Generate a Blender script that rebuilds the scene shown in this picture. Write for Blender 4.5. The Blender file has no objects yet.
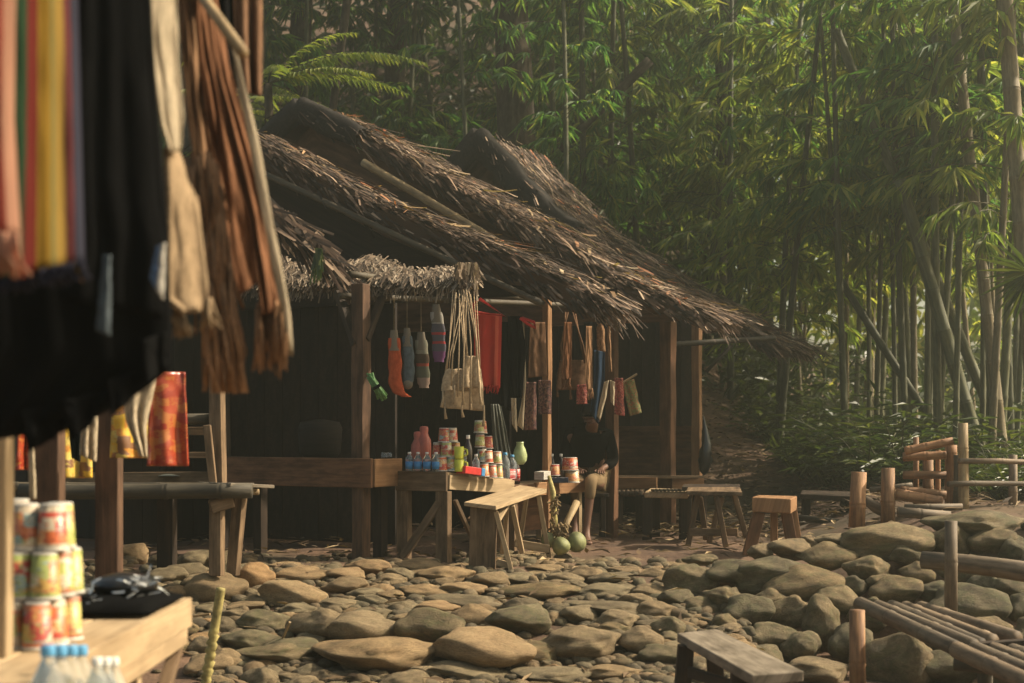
import bpy, math, random
from mathutils import Vector, Matrix, noise
R = random.Random(7)
scene = bpy.context.scene
COL = scene.collection
F, HY, CZ = 1500.0, 430.0, 0.95
Z = Vector((0, 0, 1))
rad = math.radians


def P(px, py, Y):
    return Vector(((px - 512) / F * Y, Y, CZ - (py - HY) / F * Y))


def sm(x):
    x = max(0.0, min(1.0, x))
    return x * x * (3 - 2 * x)


def U(a, b):
    return R.uniform(a, b)


# ------------------------------------------------------------------ materials
def newmat(name):
    m = bpy.data.materials.new(name)
    m.use_nodes = True
    nt = m.node_tree
    for n in list(nt.nodes):
        nt.nodes.remove(n)
    out = nt.nodes.new('ShaderNodeOutputMaterial')
    b = nt.nodes.new('ShaderNodeBsdfPrincipled')
    nt.links.new(b.outputs[0], out.inputs[0])
    return m, nt, b, out


def ND(nt, t, **kw):
    n = nt.nodes.new(t)
    for k, v in kw.items():
        setattr(n, k, v)
    return n


def ramp(nt, stops, const=False):
    r = nt.nodes.new('ShaderNodeValToRGB')
    cr = r.color_ramp
    if const:
        cr.interpolation = 'CONSTANT'
    while len(cr.elements) < len(stops):
        cr.elements.new(0.5)
    for e, (p, c) in zip(cr.elements, stops):
        e.position = p
        e.color = (c[0], c[1], c[2], 1)
    return r


def noise_tex(nt, vec, scale, detail=4, rough=0.55, dist=0.0):
    n = nt.nodes.new('ShaderNodeTexNoise')
    n.inputs['Scale'].default_value = scale
    n.inputs['Detail'].default_value = detail
    n.inputs['Roughness'].default_value = rough
    n.inputs['Distortion'].default_value = dist
    if vec is not None:
        nt.links.new(vec, n.inputs['Vector'])
    return n


def mapping(nt, vec, scale):
    mp = nt.nodes.new('ShaderNodeMapping')
    mp.inputs['Scale'].default_value = scale
    nt.links.new(vec, mp.inputs['Vector'])
    return mp.outputs[0]


def mixc(nt, fac, a, b, mode='MIX'):
    m = nt.nodes.new('ShaderNodeMix')
    m.data_type = 'RGBA'
    m.blend_type = mode
    for s, v in ((m.inputs[0], fac), (m.inputs[6], a), (m.inputs[7], b)):
        if hasattr(v, 'is_output'):
            nt.links.new(v, s)
        elif isinstance(v, (int, float)):
            s.default_value = v
        else:
            s.default_value = (v[0], v[1], v[2], 1)
    return m.outputs[2]


def bump(nt, b, h, strength=0.3, dist=0.01):
    n = nt.nodes.new('ShaderNodeBump')
    n.inputs['Strength'].default_value = strength
    n.inputs['Distance'].default_value = dist
    nt.links.new(h, n.inputs['Height'])
    nt.links.new(n.outputs[0], b.inputs['Normal'])


def mat_wood(name, c1, c2, grain=(2.0, 45.0), rough=0.75, spec=0.25, stain=0.75):
    m, nt, b, _ = newmat(name)
    uv = ND(nt, 'ShaderNodeTexCoord').outputs['UV']
    v = mapping(nt, uv, (grain[0], grain[1], 1))
    n = noise_tex(nt, v, 1.0, 6, 0.65, 0.4)
    r = ramp(nt, [(0.3, c1), (0.7, c2)])
    nt.links.new(n.outputs[0], r.inputs[0])
    n2 = noise_tex(nt, mapping(nt, uv, (2.2, 7, 1)), 1.6, 4, 0.6)
    r2 = ramp(nt, [(0.36, (0.25, 0.23, 0.2)), (0.6, (1.05, 1.05, 1.05))])
    nt.links.new(n2.outputs[0], r2.inputs[0])
    isl = ND(nt, 'ShaderNodeNewGeometry').outputs['Random Per Island']
    r3 = ramp(nt, [(0, (0.72, 0.70, 0.68)), (1, (1.12, 1.08, 1.02))])
    nt.links.new(isl, r3.inputs[0])
    c = mixc(nt, stain, r.outputs[0], r2.outputs[0], 'MULTIPLY')
    c = mixc(nt, 1.0, c, r3.outputs[0], 'MULTIPLY')
    nt.links.new(c, b.inputs['Base Color'])
    b.inputs['Roughness'].default_value = rough
    b.inputs['Specular IOR Level'].default_value = spec
    bump(nt, b, n.outputs[0], 0.45, 0.004)
    return m


def mat_bamboo(name, c1, c2, c3, rough=0.72):
    m, nt, b, _ = newmat(name)
    uv = ND(nt, 'ShaderNodeTexCoord').outputs['UV']
    n = noise_tex(nt, mapping(nt, uv, (1.2, 14, 1)), 1.5, 5, 0.6)
    r = ramp(nt, [(0.3, c1), (0.52, c2), (0.75, c3)])
    nt.links.new(n.outputs[0], r.inputs[0])
    n2 = noise_tex(nt, mapping(nt, uv, (9, 30, 1)), 1.0, 4, 0.6)
    r2 = ramp(nt, [(0.35, (0.35, 0.33, 0.3)), (0.55, (1, 1, 1))])
    nt.links.new(n2.outputs[0], r2.inputs[0])
    oi = ND(nt, 'ShaderNodeObjectInfo').outputs['Random']
    r3 = ramp(nt, [(0, (0.65, 0.66, 0.62)), (1, (1.15, 1.1, 1.0))])
    nt.links.new(oi, r3.inputs[0])
    c = mixc(nt, 0.6, r.outputs[0], r2.outputs[0], 'MULTIPLY')
    c = mixc(nt, 1.0, c, r3.outputs[0], 'MULTIPLY')
    nt.links.new(c, b.inputs['Base Color'])
    b.inputs['Roughness'].default_value = rough
    bump(nt, b, n2.outputs[0], 0.25, 0.003)
    return m


def mat_leaf(name, stops, trans=0.45, rough=0.5, spec=0.35):
    m, nt, b, out = newmat(name)
    isl = ND(nt, 'ShaderNodeNewGeometry').outputs['Random Per Island']
    r = ramp(nt, stops)
    nt.links.new(isl, r.inputs[0])
    oi = ND(nt, 'ShaderNodeObjectInfo').outputs['Random']
    r3 = ramp(nt, [(0, (0.75, 0.78, 0.75)), (1, (1.2, 1.12, 0.95))])
    nt.links.new(oi, r3.inputs[0])
    c = mixc(nt, 1.0, r.outputs[0], r3.outputs[0], 'MULTIPLY')
    nt.links.new(c, b.inputs['Base Color'])
    b.inputs['Roughness'].default_value = rough
    b.inputs['Specular IOR Level'].default_value = spec
    if trans > 0:
        t = ND(nt, 'ShaderNodeBsdfTranslucent')
        tc = mixc(nt, 1.0, c, (1.5, 1.6, 0.7), 'MULTIPLY')
        nt.links.new(tc, t.inputs[0])
        mx = ND(nt, 'ShaderNodeMixShader')
        mx.inputs[0].default_value = trans
        nt.links.new(b.outputs[0], mx.inputs[1])
        nt.links.new(t.outputs[0], mx.inputs[2])
        nt.links.new(mx.outputs[0], out.inputs[0])
    return m


def mat_stone(name, cols, moss=0.5):
    m, nt, b, _ = newmat(name)
    tc = ND(nt, 'ShaderNodeTexCoord').outputs['Object']
    oi = ND(nt, 'ShaderNodeObjectInfo').outputs['Random']
    add = ND(nt, 'ShaderNodeVectorMath', operation='ADD')
    sc = ND(nt, 'ShaderNodeMath', operation='MULTIPLY')
    sc.inputs[1].default_value = 57.0
    nt.links.new(oi, sc.inputs[0])
    nt.links.new(tc, add.inputs[0])
    nt.links.new(sc.outputs[0], add.inputs[1])
    v = add.outputs[0]
    n = noise_tex(nt, v, 1.6, 6, 0.65, 0.3)
    r = ramp(nt, [(0.3, cols[0]), (0.5, cols[1]), (0.72, cols[2])])
    nt.links.new(n.outputs[0], r.inputs[0])
    f = noise_tex(nt, v, 14, 8, 0.78)
    rf = ramp(nt, [(0.3, (0.3, 0.28, 0.25)), (0.48, (0.92, 0.9, 0.87)), (0.66, (1.25, 1.22, 1.16))])
    nt.links.new(f.outputs[0], rf.inputs[0])
    c = mixc(nt, 0.7, r.outputs[0], rf.outputs[0], 'MULTIPLY')
    rr = ramp(nt, [(0, (0.7, 0.66, 0.58)), (0.25, (1.0, 0.98, 0.86)), (0.5, (1.18, 1.08, 0.93)), (0.75, (1.3, 1.08, 0.82)), (1, (0.88, 0.85, 0.76))])
    nt.links.new(oi, rr.inputs[0])
    c = mixc(nt, 1.0, c, rr.outputs[0], 'MULTIPLY')
    mn = noise_tex(nt, v, 2.6, 5, 0.7)
    mr = ramp(nt, [(0.52 - 0.12 * moss, (0, 0, 0)), (0.7 - 0.12 * moss, (1, 1, 1))])
    nt.links.new(mn.outputs[0], mr.inputs[0])
    mf = ND(nt, 'ShaderNodeMath', operation='MULTIPLY')
    mf.inputs[1].default_value = moss
    nt.links.new(mr.outputs[0], mf.inputs[0])
    c = mixc(nt, mf.outputs[0], c, (0.075, 0.085, 0.028))
    nt.links.new(c, b.inputs['Base Color'])
    b.inputs['Roughness'].default_value = 0.78
    b.inputs['Specular IOR Level'].default_value = 0.3
    h = ND(nt, 'ShaderNodeMath', operation='ADD')
    nt.links.new(f.outputs[0], h.inputs[0])
    nt.links.new(n.outputs[0], h.inputs[1])
    bump(nt, b, h.outputs[0], 0.9, 0.018)
    return m


def mat_plain(name, c, rough=0.6, spec=0.3, metal=0.0, var=0.25, scale=12):
    m, nt, b, _ = newmat(name)
    tc = ND(nt, 'ShaderNodeTexCoord').outputs['Object']
    n = noise_tex(nt, tc, scale, 4, 0.6)
    lo = tuple(x * (1 - var) for x in c)
    hi = tuple(min(1, x * (1 + var)) for x in c)
    r = ramp(nt, [(0.3, lo), (0.7, hi)])
    nt.links.new(n.outputs[0], r.inputs[0])
    nt.links.new(r.outputs[0], b.inputs['Base Color'])
    b.inputs['Roughness'].default_value = rough
    b.inputs['Specular IOR Level'].default_value = spec
    b.inputs['Metallic'].default_value = metal
    return m


def mat_cloth(name, cols, stripes=None, axis=0, weave=260, var=0.3, trans=0.0):
    """cols: one colour, or stripes = [(pos, colour)] across the cloth's width (axis 0) or length (axis 1)."""
    m, nt, b, out = newmat(name)
    uv = ND(nt, 'ShaderNodeTexCoord').outputs['UV']
    sep = ND(nt, 'ShaderNodeSeparateXYZ')
    nt.links.new(uv, sep.inputs[0])
    if stripes:
        nz = noise_tex(nt, mapping(nt, uv, (4, 3, 1)), 3, 2)
        a = ND(nt, 'ShaderNodeMath', operation='MULTIPLY_ADD')
        a.inputs[1].default_value = 0.03
        nt.links.new(nz.outputs[0], a.inputs[0])
        nt.links.new(sep.outputs[axis], a.inputs[2])
        r = ramp(nt, stripes, True)
        nt.links.new(a.outputs[0], r.inputs[0])
        c = r.outputs[0]
    else:
        n = noise_tex(nt, mapping(nt, uv, (3, 3, 1)), 3, 5)
        r = ramp(nt, [(0.3, tuple(x * (1 - var) for x in cols)), (0.7, tuple(min(1, x * (1 + var)) for x in cols))])
        nt.links.new(n.outputs[0], r.inputs[0])
        c = r.outputs[0]
    w = noise_tex(nt, mapping(nt, uv, (weave, weave * 0.6, 1)), 1.0, 2)
    wr = ramp(nt, [(0.3, (0.68, 0.68, 0.68)), (0.7, (1.12, 1.12, 1.12))])
    nt.links.new(w.outputs[0], wr.inputs[0])
    c = mixc(nt, 0.8, c, wr.outputs[0], 'MULTIPLY')
    nt.links.new(c, b.inputs['Base Color'])
    b.inputs['Roughness'].default_value = 0.9
    b.inputs['Specular IOR Level'].default_value = 0.03
    b.inputs['Sheen Weight'].default_value = 0.0
    bump(nt, b, w.outputs[0], 0.4, 0.003)
    if trans > 0:
        t = ND(nt, 'ShaderNodeBsdfTranslucent')
        nt.links.new(c, t.inputs[0])
        mx = ND(nt, 'ShaderNodeMixShader')
        mx.inputs[0].default_value = trans
        nt.links.new(b.outputs[0], mx.inputs[1])
        nt.links.new(t.outputs[0], mx.inputs[2])
        nt.links.new(mx.outputs[0], out.inputs[0])
    return m


def mat_print(name, cols, scale=(5, 6), rough=0.45, band=False):
    """printed packaging: blocks and blotches of ink"""
    m, nt, b, _ = newmat(name)
    uv = ND(nt, 'ShaderNodeTexCoord').outputs['UV']
    oi = ND(nt, 'ShaderNodeObjectInfo').outputs['Random']
    add = ND(nt, 'ShaderNodeVectorMath', operation='ADD')
    sc = ND(nt, 'ShaderNodeMath', operation='MULTIPLY')
    sc.inputs[1].default_value = 31.0
    nt.links.new(oi, sc.inputs[0])
    nt.links.new(uv, add.inputs[0])
    nt.links.new(sc.outputs[0], add.inputs[1])
    vo = ND(nt, 'ShaderNodeTexVoronoi', distance='CHEBYCHEV')
    vo.inputs['Scale'].default_value = 1.0
    nt.links.new(mapping(nt, add.outputs[0], (scale[0], scale[1], 1)), vo.inputs['Vector'])
    k = len(cols)
    r = ramp(nt, [(i / k, c) for i, c in enumerate(cols)], True)
    s = ND(nt, 'ShaderNodeSeparateColor')
    nt.links.new(vo.outputs['Color'], s.inputs[0])
    nt.links.new(s.outputs[0], r.inputs[0])
    n = noise_tex(nt, mapping(nt, add.outputs[0], (scale[0] * 4, scale[1] * 5, 1)), 1.0, 2)
    mk = ramp(nt, [(0.56, (0, 0, 0)), (0.6, (1, 1, 1))])
    nt.links.new(n.outputs[0], mk.inputs[0])
    r2 = ramp(nt, [(i / k, c) for i, c in enumerate(cols[1:] + cols[:1])], True)
    nt.links.new(s.outputs[1], r2.inputs[0])
    c = mixc(nt, mk.outputs[0], r.outputs[0], r2.outputs[0])
    if band:
        sp = ND(nt, 'ShaderNodeSeparateXYZ')
        nt.links.new(uv, sp.inputs[0])
        br = ramp(nt, [(0, (1, 1, 1)), (.1, (0, 0, 0)), (.86, (1, 1, 1))], True)
        nt.links.new(sp.outputs[1], br.inputs[0])
        hr = ramp(nt, [(i / k, cc) for i, cc in enumerate(cols)], True)
        wn = ND(nt, 'ShaderNodeMath', operation='FRACT')
        w2 = ND(nt, 'ShaderNodeMath', operation='MULTIPLY')
        w2.inputs[1].default_value = 7.31
        nt.links.new(oi, w2.inputs[0])
        nt.links.new(w2.outputs[0], wn.inputs[0])
        nt.links.new(wn.outputs[0], hr.inputs[0])
        c = mixc(nt, br.outputs[0], c, hr.outputs[0])
        tx = noise_tex(nt, mapping(nt, add.outputs[0], (26, 16, 1)), 1.0, 1)
        tr = ramp(nt, [(.6, (1, 1, 1)), (.63, (.35, .25, .2))])
        nt.links.new(tx.outputs[0], tr.inputs[0])
        c = mixc(nt, .8, c, tr.outputs[0], 'MULTIPLY')
    nt.links.new(c, b.inputs['Base Color'])
    b.inputs['Roughness'].default_value = rough
    return m


def mat_clear(name, c, trans=0.9, rough=0.12):
    m, nt, b, _ = newmat(name)
    b.inputs['Base Color'].default_value = (*c, 1)
    b.inputs['Transmission Weight'].default_value = trans
    b.inputs['Roughness'].default_value = rough
    b.inputs['IOR'].default_value = 1.15
    return m


def mat_ground():
    m, nt, b, _ = newmat('earth')
    tc = ND(nt, 'ShaderNodeTexCoord').outputs['Object']
    n = noise_tex(nt, tc, 1.3, 8, 0.65)
    r = ramp(nt, [(0.28, (0.055, 0.031, 0.018)), (0.5, (0.12, 0.068, 0.038)), (0.72, (0.2, 0.115, 0.065))])
    nt.links.new(n.outputs[0], r.inputs[0])
    f = noise_tex(nt, tc, 28, 5, 0.7)
    rf = ramp(nt, [(0.3, (0.5, 0.5, 0.5)), (0.65, (1.15, 1.12, 1.08))])
    nt.links.new(f.outputs[0], rf.inputs[0])
    c = mixc(nt, 0.8, r.outputs[0], rf.outputs[0], 'MULTIPLY')
    g = noise_tex(nt, tc, 0.35, 4, 0.6)
    gr = ramp(nt, [(0.5, (0, 0, 0)), (0.62, (0.5, 0.5, 0.5))])
    nt.links.new(g.outputs[0], gr.inputs[0])
    c = mixc(nt, gr.outputs[0], c, (0.04, 0.045, 0.016))
    nt.links.new(c, b.inputs['Base Color'])
    b.inputs['Roughness'].default_value = 0.95
    bump(nt, b, f.outputs[0], 0.7, 0.02)
    return m


M = {}
M['earth'] = mat_ground()
M['wood'] = mat_wood('weathered_wood', (0.13, 0.085, 0.05), (0.30, 0.205, 0.12))
M['wood_pale'] = mat_wood('pale_timber', (0.34, 0.245, 0.14), (0.55, 0.42, 0.26), stain=0.35)
M['wood_post'] = mat_wood('old_post_timber', (0.07, 0.04, 0.024), (0.17, 0.095, 0.055))
M['wood_black'] = mat_wood('shade_black_timber', (0.006, 0.0045, 0.003), (0.018, 0.012, 0.008))  # near-black tone stands in for deep shade inside the stalls
M['wood_orange'] = mat_wood('orange_timber', (0.26, 0.135, 0.06), (0.42, 0.24, 0.12), stain=0.4)
M['wood_red'] = mat_wood('reddish_timber', (0.12, 0.058, 0.03), (0.24, 0.12, 0.06))
M['wood_dark'] = mat_wood('dark_timber', (0.022, 0.015, 0.01), (0.065, 0.041, 0.025))  # dark timber, deepened further to imitate shade inside the hut
M['wood_grey'] = mat_wood('grey_bench_timber', (0.17, 0.14, 0.105), (0.34, 0.29, 0.22))
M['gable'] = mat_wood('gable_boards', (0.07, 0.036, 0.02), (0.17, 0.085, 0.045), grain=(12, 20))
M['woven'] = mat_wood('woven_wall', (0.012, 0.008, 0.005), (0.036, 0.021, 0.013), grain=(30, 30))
M['bam_old'] = mat_bamboo('old_bamboo', (0.07, 0.048, 0.03), (0.18, 0.128, 0.08), (0.29, 0.225, 0.155))
M['bam_red'] = mat_bamboo('brown_bamboo', (0.12, 0.055, 0.026), (0.30, 0.15, 0.065), (0.42, 0.25, 0.12))
M['bam_tan'] = mat_bamboo('tan_bamboo', (0.16, 0.105, 0.05), (0.32, 0.225, 0.115), (0.42, 0.32, 0.18))
M['bam_dark'] = mat_bamboo('dark_bamboo', (0.028, 0.022, 0.013), (0.065, 0.05, 0.028), (0.11, 0.085, 0.048))  # dark brown bamboo tone
M['culm'] = mat_bamboo('living_bamboo', (0.035, 0.042, 0.016), (0.085, 0.088, 0.034), (0.15, 0.14, 0.06))
M['culm_pale'] = mat_bamboo('pale_living_bamboo', (0.11, 0.088, 0.045), (0.2, 0.155, 0.08), (0.27, 0.22, 0.125))
M['bark'] = mat_wood('bark', (0.016, 0.013, 0.009), (0.12, 0.095, 0.066), grain=(7, 10), rough=0.95, stain=0.9)
M['thatch'] = mat_leaf('thatch', [(0, (0.014, 0.009, 0.007)), (0.4, (0.045, 0.027, 0.019)), (0.68, (0.11, 0.066, 0.046)), (0.88, (0.25, 0.17, 0.122)), (1, (0.46, 0.36, 0.28))], 0.0, 0.75, 0.3)
M['thatch_dark'] = mat_leaf('old_thatch', [(0, (0.012, 0.008, 0.006)), (0.5, (0.036, 0.022, 0.015)), (0.82, (0.11, 0.066, 0.046)), (1, (0.32, 0.23, 0.17))], 0.0, 0.8, 0.3)
M['thatch_pale'] = mat_leaf('dry_thatch', [(0, (0.05, 0.034, 0.024)), (0.4, (0.15, 0.105, 0.074)), (0.75, (0.29, 0.215, 0.158)), (1, (0.5, 0.4, 0.31))], 0.1, 0.7, 0.3)
M['litter'] = mat_leaf('fallen_leaves', [(0, (0.07, 0.04, 0.02)), (0.4, (0.2, 0.12, 0.06)), (0.65, (0.38, 0.27, 0.15)), (0.85, (0.42, 0.11, 0.035)), (1, (0.5, 0.4, 0.27))], 0.15, 0.7)
M['ijuk'] = mat_plain('black_palm_fibre', (0.022, 0.018, 0.015), 0.85, 0.2, 0, .5, 40)
M['dirt_litter'] = mat_leaf('ground_litter', [(0, (0.04, 0.026, 0.015)), (0.5, (0.12, 0.075, 0.042)), (0.85, (0.22, 0.15, 0.085)), (1, (0.4, 0.3, 0.18))], 0.1, 0.8)
M['bleaf'] = mat_leaf('bamboo_leaves', [(0, (0.045, 0.12, 0.045)), (0.5, (0.095, 0.205, 0.072)), (0.85, (0.18, 0.27, 0.085)), (1, (0.34, 0.34, 0.1))], 0.55)
M['bleaf_lit'] = mat_leaf('lit_bamboo_leaves', [(0, (0.10, 0.165, 0.05)), (0.5, (0.2, 0.255, 0.08)), (0.85, (0.31, 0.32, 0.105)), (1, (0.42, 0.39, 0.15))], 0.6)  # leaf green brightened toward gold to imitate backlight
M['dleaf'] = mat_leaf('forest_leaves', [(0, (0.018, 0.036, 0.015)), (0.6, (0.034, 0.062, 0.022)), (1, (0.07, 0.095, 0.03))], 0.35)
M['fern'] = mat_leaf('fern_leaves', [(0, (0.12, 0.17, 0.045)), (0.6, (0.19, 0.23, 0.06)), (1, (0.27, 0.28, 0.08))], 0.4)
M['shrub'] = mat_leaf('shrub_leaves', [(0, (0.03, 0.05, 0.02)), (0.6, (0.055, 0.08, 0.028)), (1, (0.1, 0.115, 0.035))], 0.35, 0.4)
M['stone'] = mat_stone('river_stone', [(0.095, 0.076, 0.05), (0.195, 0.157, 0.103), (0.3, 0.248, 0.165)], 0.22)
M['stone_moss'] = mat_stone('mossy_stone', [(0.062, 0.052, 0.034), (0.14, 0.116, 0.074), (0.25, 0.21, 0.138)], 0.5)
M['stone_tan'] = mat_stone('tan_stone', [(0.16, 0.115, 0.068), (0.26, 0.19, 0.115), (0.35, 0.27, 0.17)], 0.2)
M['black'] = mat_cloth('black_cloth', (0.0045, 0.0045, 0.0045))
M['teal'] = mat_cloth('dark_teal_cloth', (0.006, 0.010, 0.010))
M['cream'] = mat_cloth('cream_cloth', (0.52, 0.43, 0.30), trans=0.35)
M['canvas'] = mat_cloth('natural_canvas', (0.44, 0.33, 0.21), weave=90)
M['crochet'] = mat_cloth('crochet', (0.28, 0.2, 0.12), weave=60)
M['rust'] = mat_cloth('rust_woven', (0.17, 0.08, 0.042), weave=120, var=0.6, trans=0.15)
M['tanyarn'] = mat_cloth('tan_yarn', (0.25, 0.145, 0.08), weave=120, var=0.6)
M['red'] = mat_cloth('red_cloth', (0.36, 0.045, 0.03), stripes=[(0, (0.34, 0.035, 0.025)), (0.78, (0.5, 0.1, 0.06)), (0.9, (0.36, 0.04, 0.03))])
M['darkblue'] = mat_cloth('indigo_cloth', (0.02, 0.035, 0.06))
M['stripes'] = mat_cloth('rainbow_stripes', (1, 1, 1), stripes=[(0, (0.035, 0.07, 0.035)), (0.26, (0.14, 0.026, 0.02)), (0.42, (0.3, 0.18, 0.03)), (0.6, (0.2, 0.17, 0.06)), (0.66, (0.34, 0.22, 0.055)), (0.8, (0.16, 0.05, 0.05)), (0.9, (0.05, 0.05, 0.07))], trans=0.35)
M['salmon'] = mat_cloth('salmon_stripes', (1, 1, 1), stripes=[(0, (0.5, 0.17, 0.1)), (0.35, (0.6, 0.24, 0.15)), (0.7, (0.3, 0.07, 0.05)), (0.85, (0.55, 0.3, 0.2))], trans=0.45)
M['brownbag'] = mat_cloth('brown_bag_cloth', (0.15, 0.085, 0.05), weave=80)
M['patch_red'] = mat_print('red_pattern_cloth', [(0.3, 0.05, 0.04), (0.22, 0.03, 0.03), (0.4, 0.16, 0.1), (0.1, 0.03, 0.03)], (14, 30), 0.9)
M['patch_green'] = mat_print('green_pattern_cloth', [(0.16, 0.17, 0.05), (0.1, 0.12, 0.04), (0.3, 0.1, 0.05), (0.2, 0.2, 0.08)], (14, 30), 0.9)
M['patch_brown'] = mat_print('brown_pattern_cloth', [(0.16, 0.07, 0.05), (0.1, 0.04, 0.04), (0.22, 0.12, 0.08), (0.05, 0.03, 0.03)], (10, 24), 0.9)
M['cup_mix'] = mat_print('cup_print', [(0.5, 0.42, 0.3), (0.38, 0.06, 0.04), (0.48, 0.3, 0.08), (0.3, 0.34, 0.1), (0.46, 0.16, 0.07), (0.22, 0.3, 0.28)], (4, 3), 0.45, True)
M['cup_orange'] = mat_print('orange_cup_print', [(0.55, 0.13, 0.04), (0.58, 0.32, 0.12), (0.4, 0.05, 0.03), (0.5, 0.42, 0.3)], (4, 3.2), 0.45, True)
M['cup_green'] = mat_print('green_cup_print', [(0.34, 0.36, 0.08), (0.5, 0.46, 0.32), (0.44, 0.4, 0.12), (0.3, 0.34, 0.1), (0.4, 0.16, 0.08)], (4, 3), 0.45, True)
M['white'] = mat_plain('white_card', (0.5, 0.47, 0.41), 0.5)
M['snack_red'] = mat_print('red_sachets', [(0.32, 0.05, 0.02), (0.25, 0.03, 0.015), (0.36, 0.12, 0.03), (0.30, 0.05, 0.02)], (3, 14), 0.25)
M['snack_yellow'] = mat_print('yellow_sachets', [(0.6, 0.38, 0.04), (0.5, 0.22, 0.04), (0.55, 0.42, 0.1), (0.2, 0.1, 0.05)], (4, 9), 0.3)
M['clear'] = mat_clear('clear_plastic', (0.85, 0.93, 0.96), 0.88, 0.06)
M['film'] = mat_clear('plastic_film', (0.26, 0.27, 0.23), 0.55, 0.35)
M['bluecap'] = mat_plain('blue_plastic', (0.10, 0.3, 0.5), 0.35)
M['bluelabel'] = mat_plain('blue_label', (0.05, 0.2, 0.42), 0.45)
M['whitecap'] = mat_plain('white_plastic', (0.68, 0.66, 0.6), 0.35)
M['cola'] = mat_plain('dark_soda', (0.02, 0.01, 0.008), 0.15, 0.6)
M['redlabel'] = mat_print('red_label', [(0.55, 0.04, 0.03), (0.5, 0.03, 0.02), (0.65, 0.5, 0.45), (0.55, 0.05, 0.03)], (4, 20))
M['pink'] = mat_plain('pink_plastic', (0.42, 0.12, 0.09), 0.35)
M['yellowgreen'] = mat_plain('lime_plastic', (0.5, 0.52, 0.06), 0.4)
M['vase_green'] = mat_plain('pale_green_glaze', (0.36, 0.42, 0.2), 0.3)
M['redplastic'] = mat_plain('red_plastic', (0.5, 0.035, 0.03), 0.35)
M['sock_orange'] = mat_cloth('orange_sock', (0.38, 0.075, 0.03))
M['sock_grey'] = mat_cloth('grey_blue_sock', (0.09, 0.11, 0.12))
M['sock_pale'] = mat_cloth('pale_sock', (0.17, 0.145, 0.11))
M['sock_olive'] = mat_cloth('olive_sock', (0.12, 0.12, 0.085), stripes=[(0, (0.2, 0.19, 0.14)), (0.3, (0.07, 0.05, 0.035)), (0.5, (0.26, 0.06, 0.04)), (0.56, (0.1, 0.1, 0.07)), (0.8, (0.25, 0.18, 0.14))], axis=1)
M['sock_stripe'] = mat_cloth('striped_sock', (0.1, 0.08, 0.1), stripes=[(0, (0.3, 0.28, 0.24)), (0.25, (0.09, 0.085, 0.1)), (0.42, (0.32, 0.05, 0.05)), (0.47, (0.09, 0.085, 0.1)), (0.6, (0.32, 0.05, 0.05)), (0.65, (0.09, 0.085, 0.1)), (0.8, (0.14, 0.06, 0.13))], axis=1)
M['greenbundle'] = mat_plain('green_bundle', (0.09, 0.2, 0.06), 0.5, var=0.5, scale=40)
M['blackplastic'] = mat_plain('black_plastic', (0.012, 0.012, 0.012), 0.28, 0.5)
M['foil'] = mat_plain('silver_foil', (0.55, 0.55, 0.52), 0.3, metal=0.7)
M['coconut'] = mat_plain('green_coconut', (0.16, 0.165, 0.07), 0.6, var=0.7, scale=9)
M['skin'] = mat_plain('skin', (0.15, 0.075, 0.045), 0.55, var=0.1)  # skin tone darkened to stand in for shade under the roof
M['redlip'] = mat_plain('lip', (0.11, 0.045, 0.035), 0.5)
M['hair'] = mat_plain('black_hair', (0.012, 0.01, 0.009), 0.5)
M['khaki'] = mat_cloth('khaki_cloth', (0.2, 0.14, 0.078))
M['rope'] = mat_plain('palm_fibre', (0.2, 0.14, 0.07), 0.9, var=0.5, scale=60)
M['jerky'] = mat_plain('yellow_branch', (0.30, 0.25, 0.09), 0.7, var=0.5, scale=20)


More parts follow.
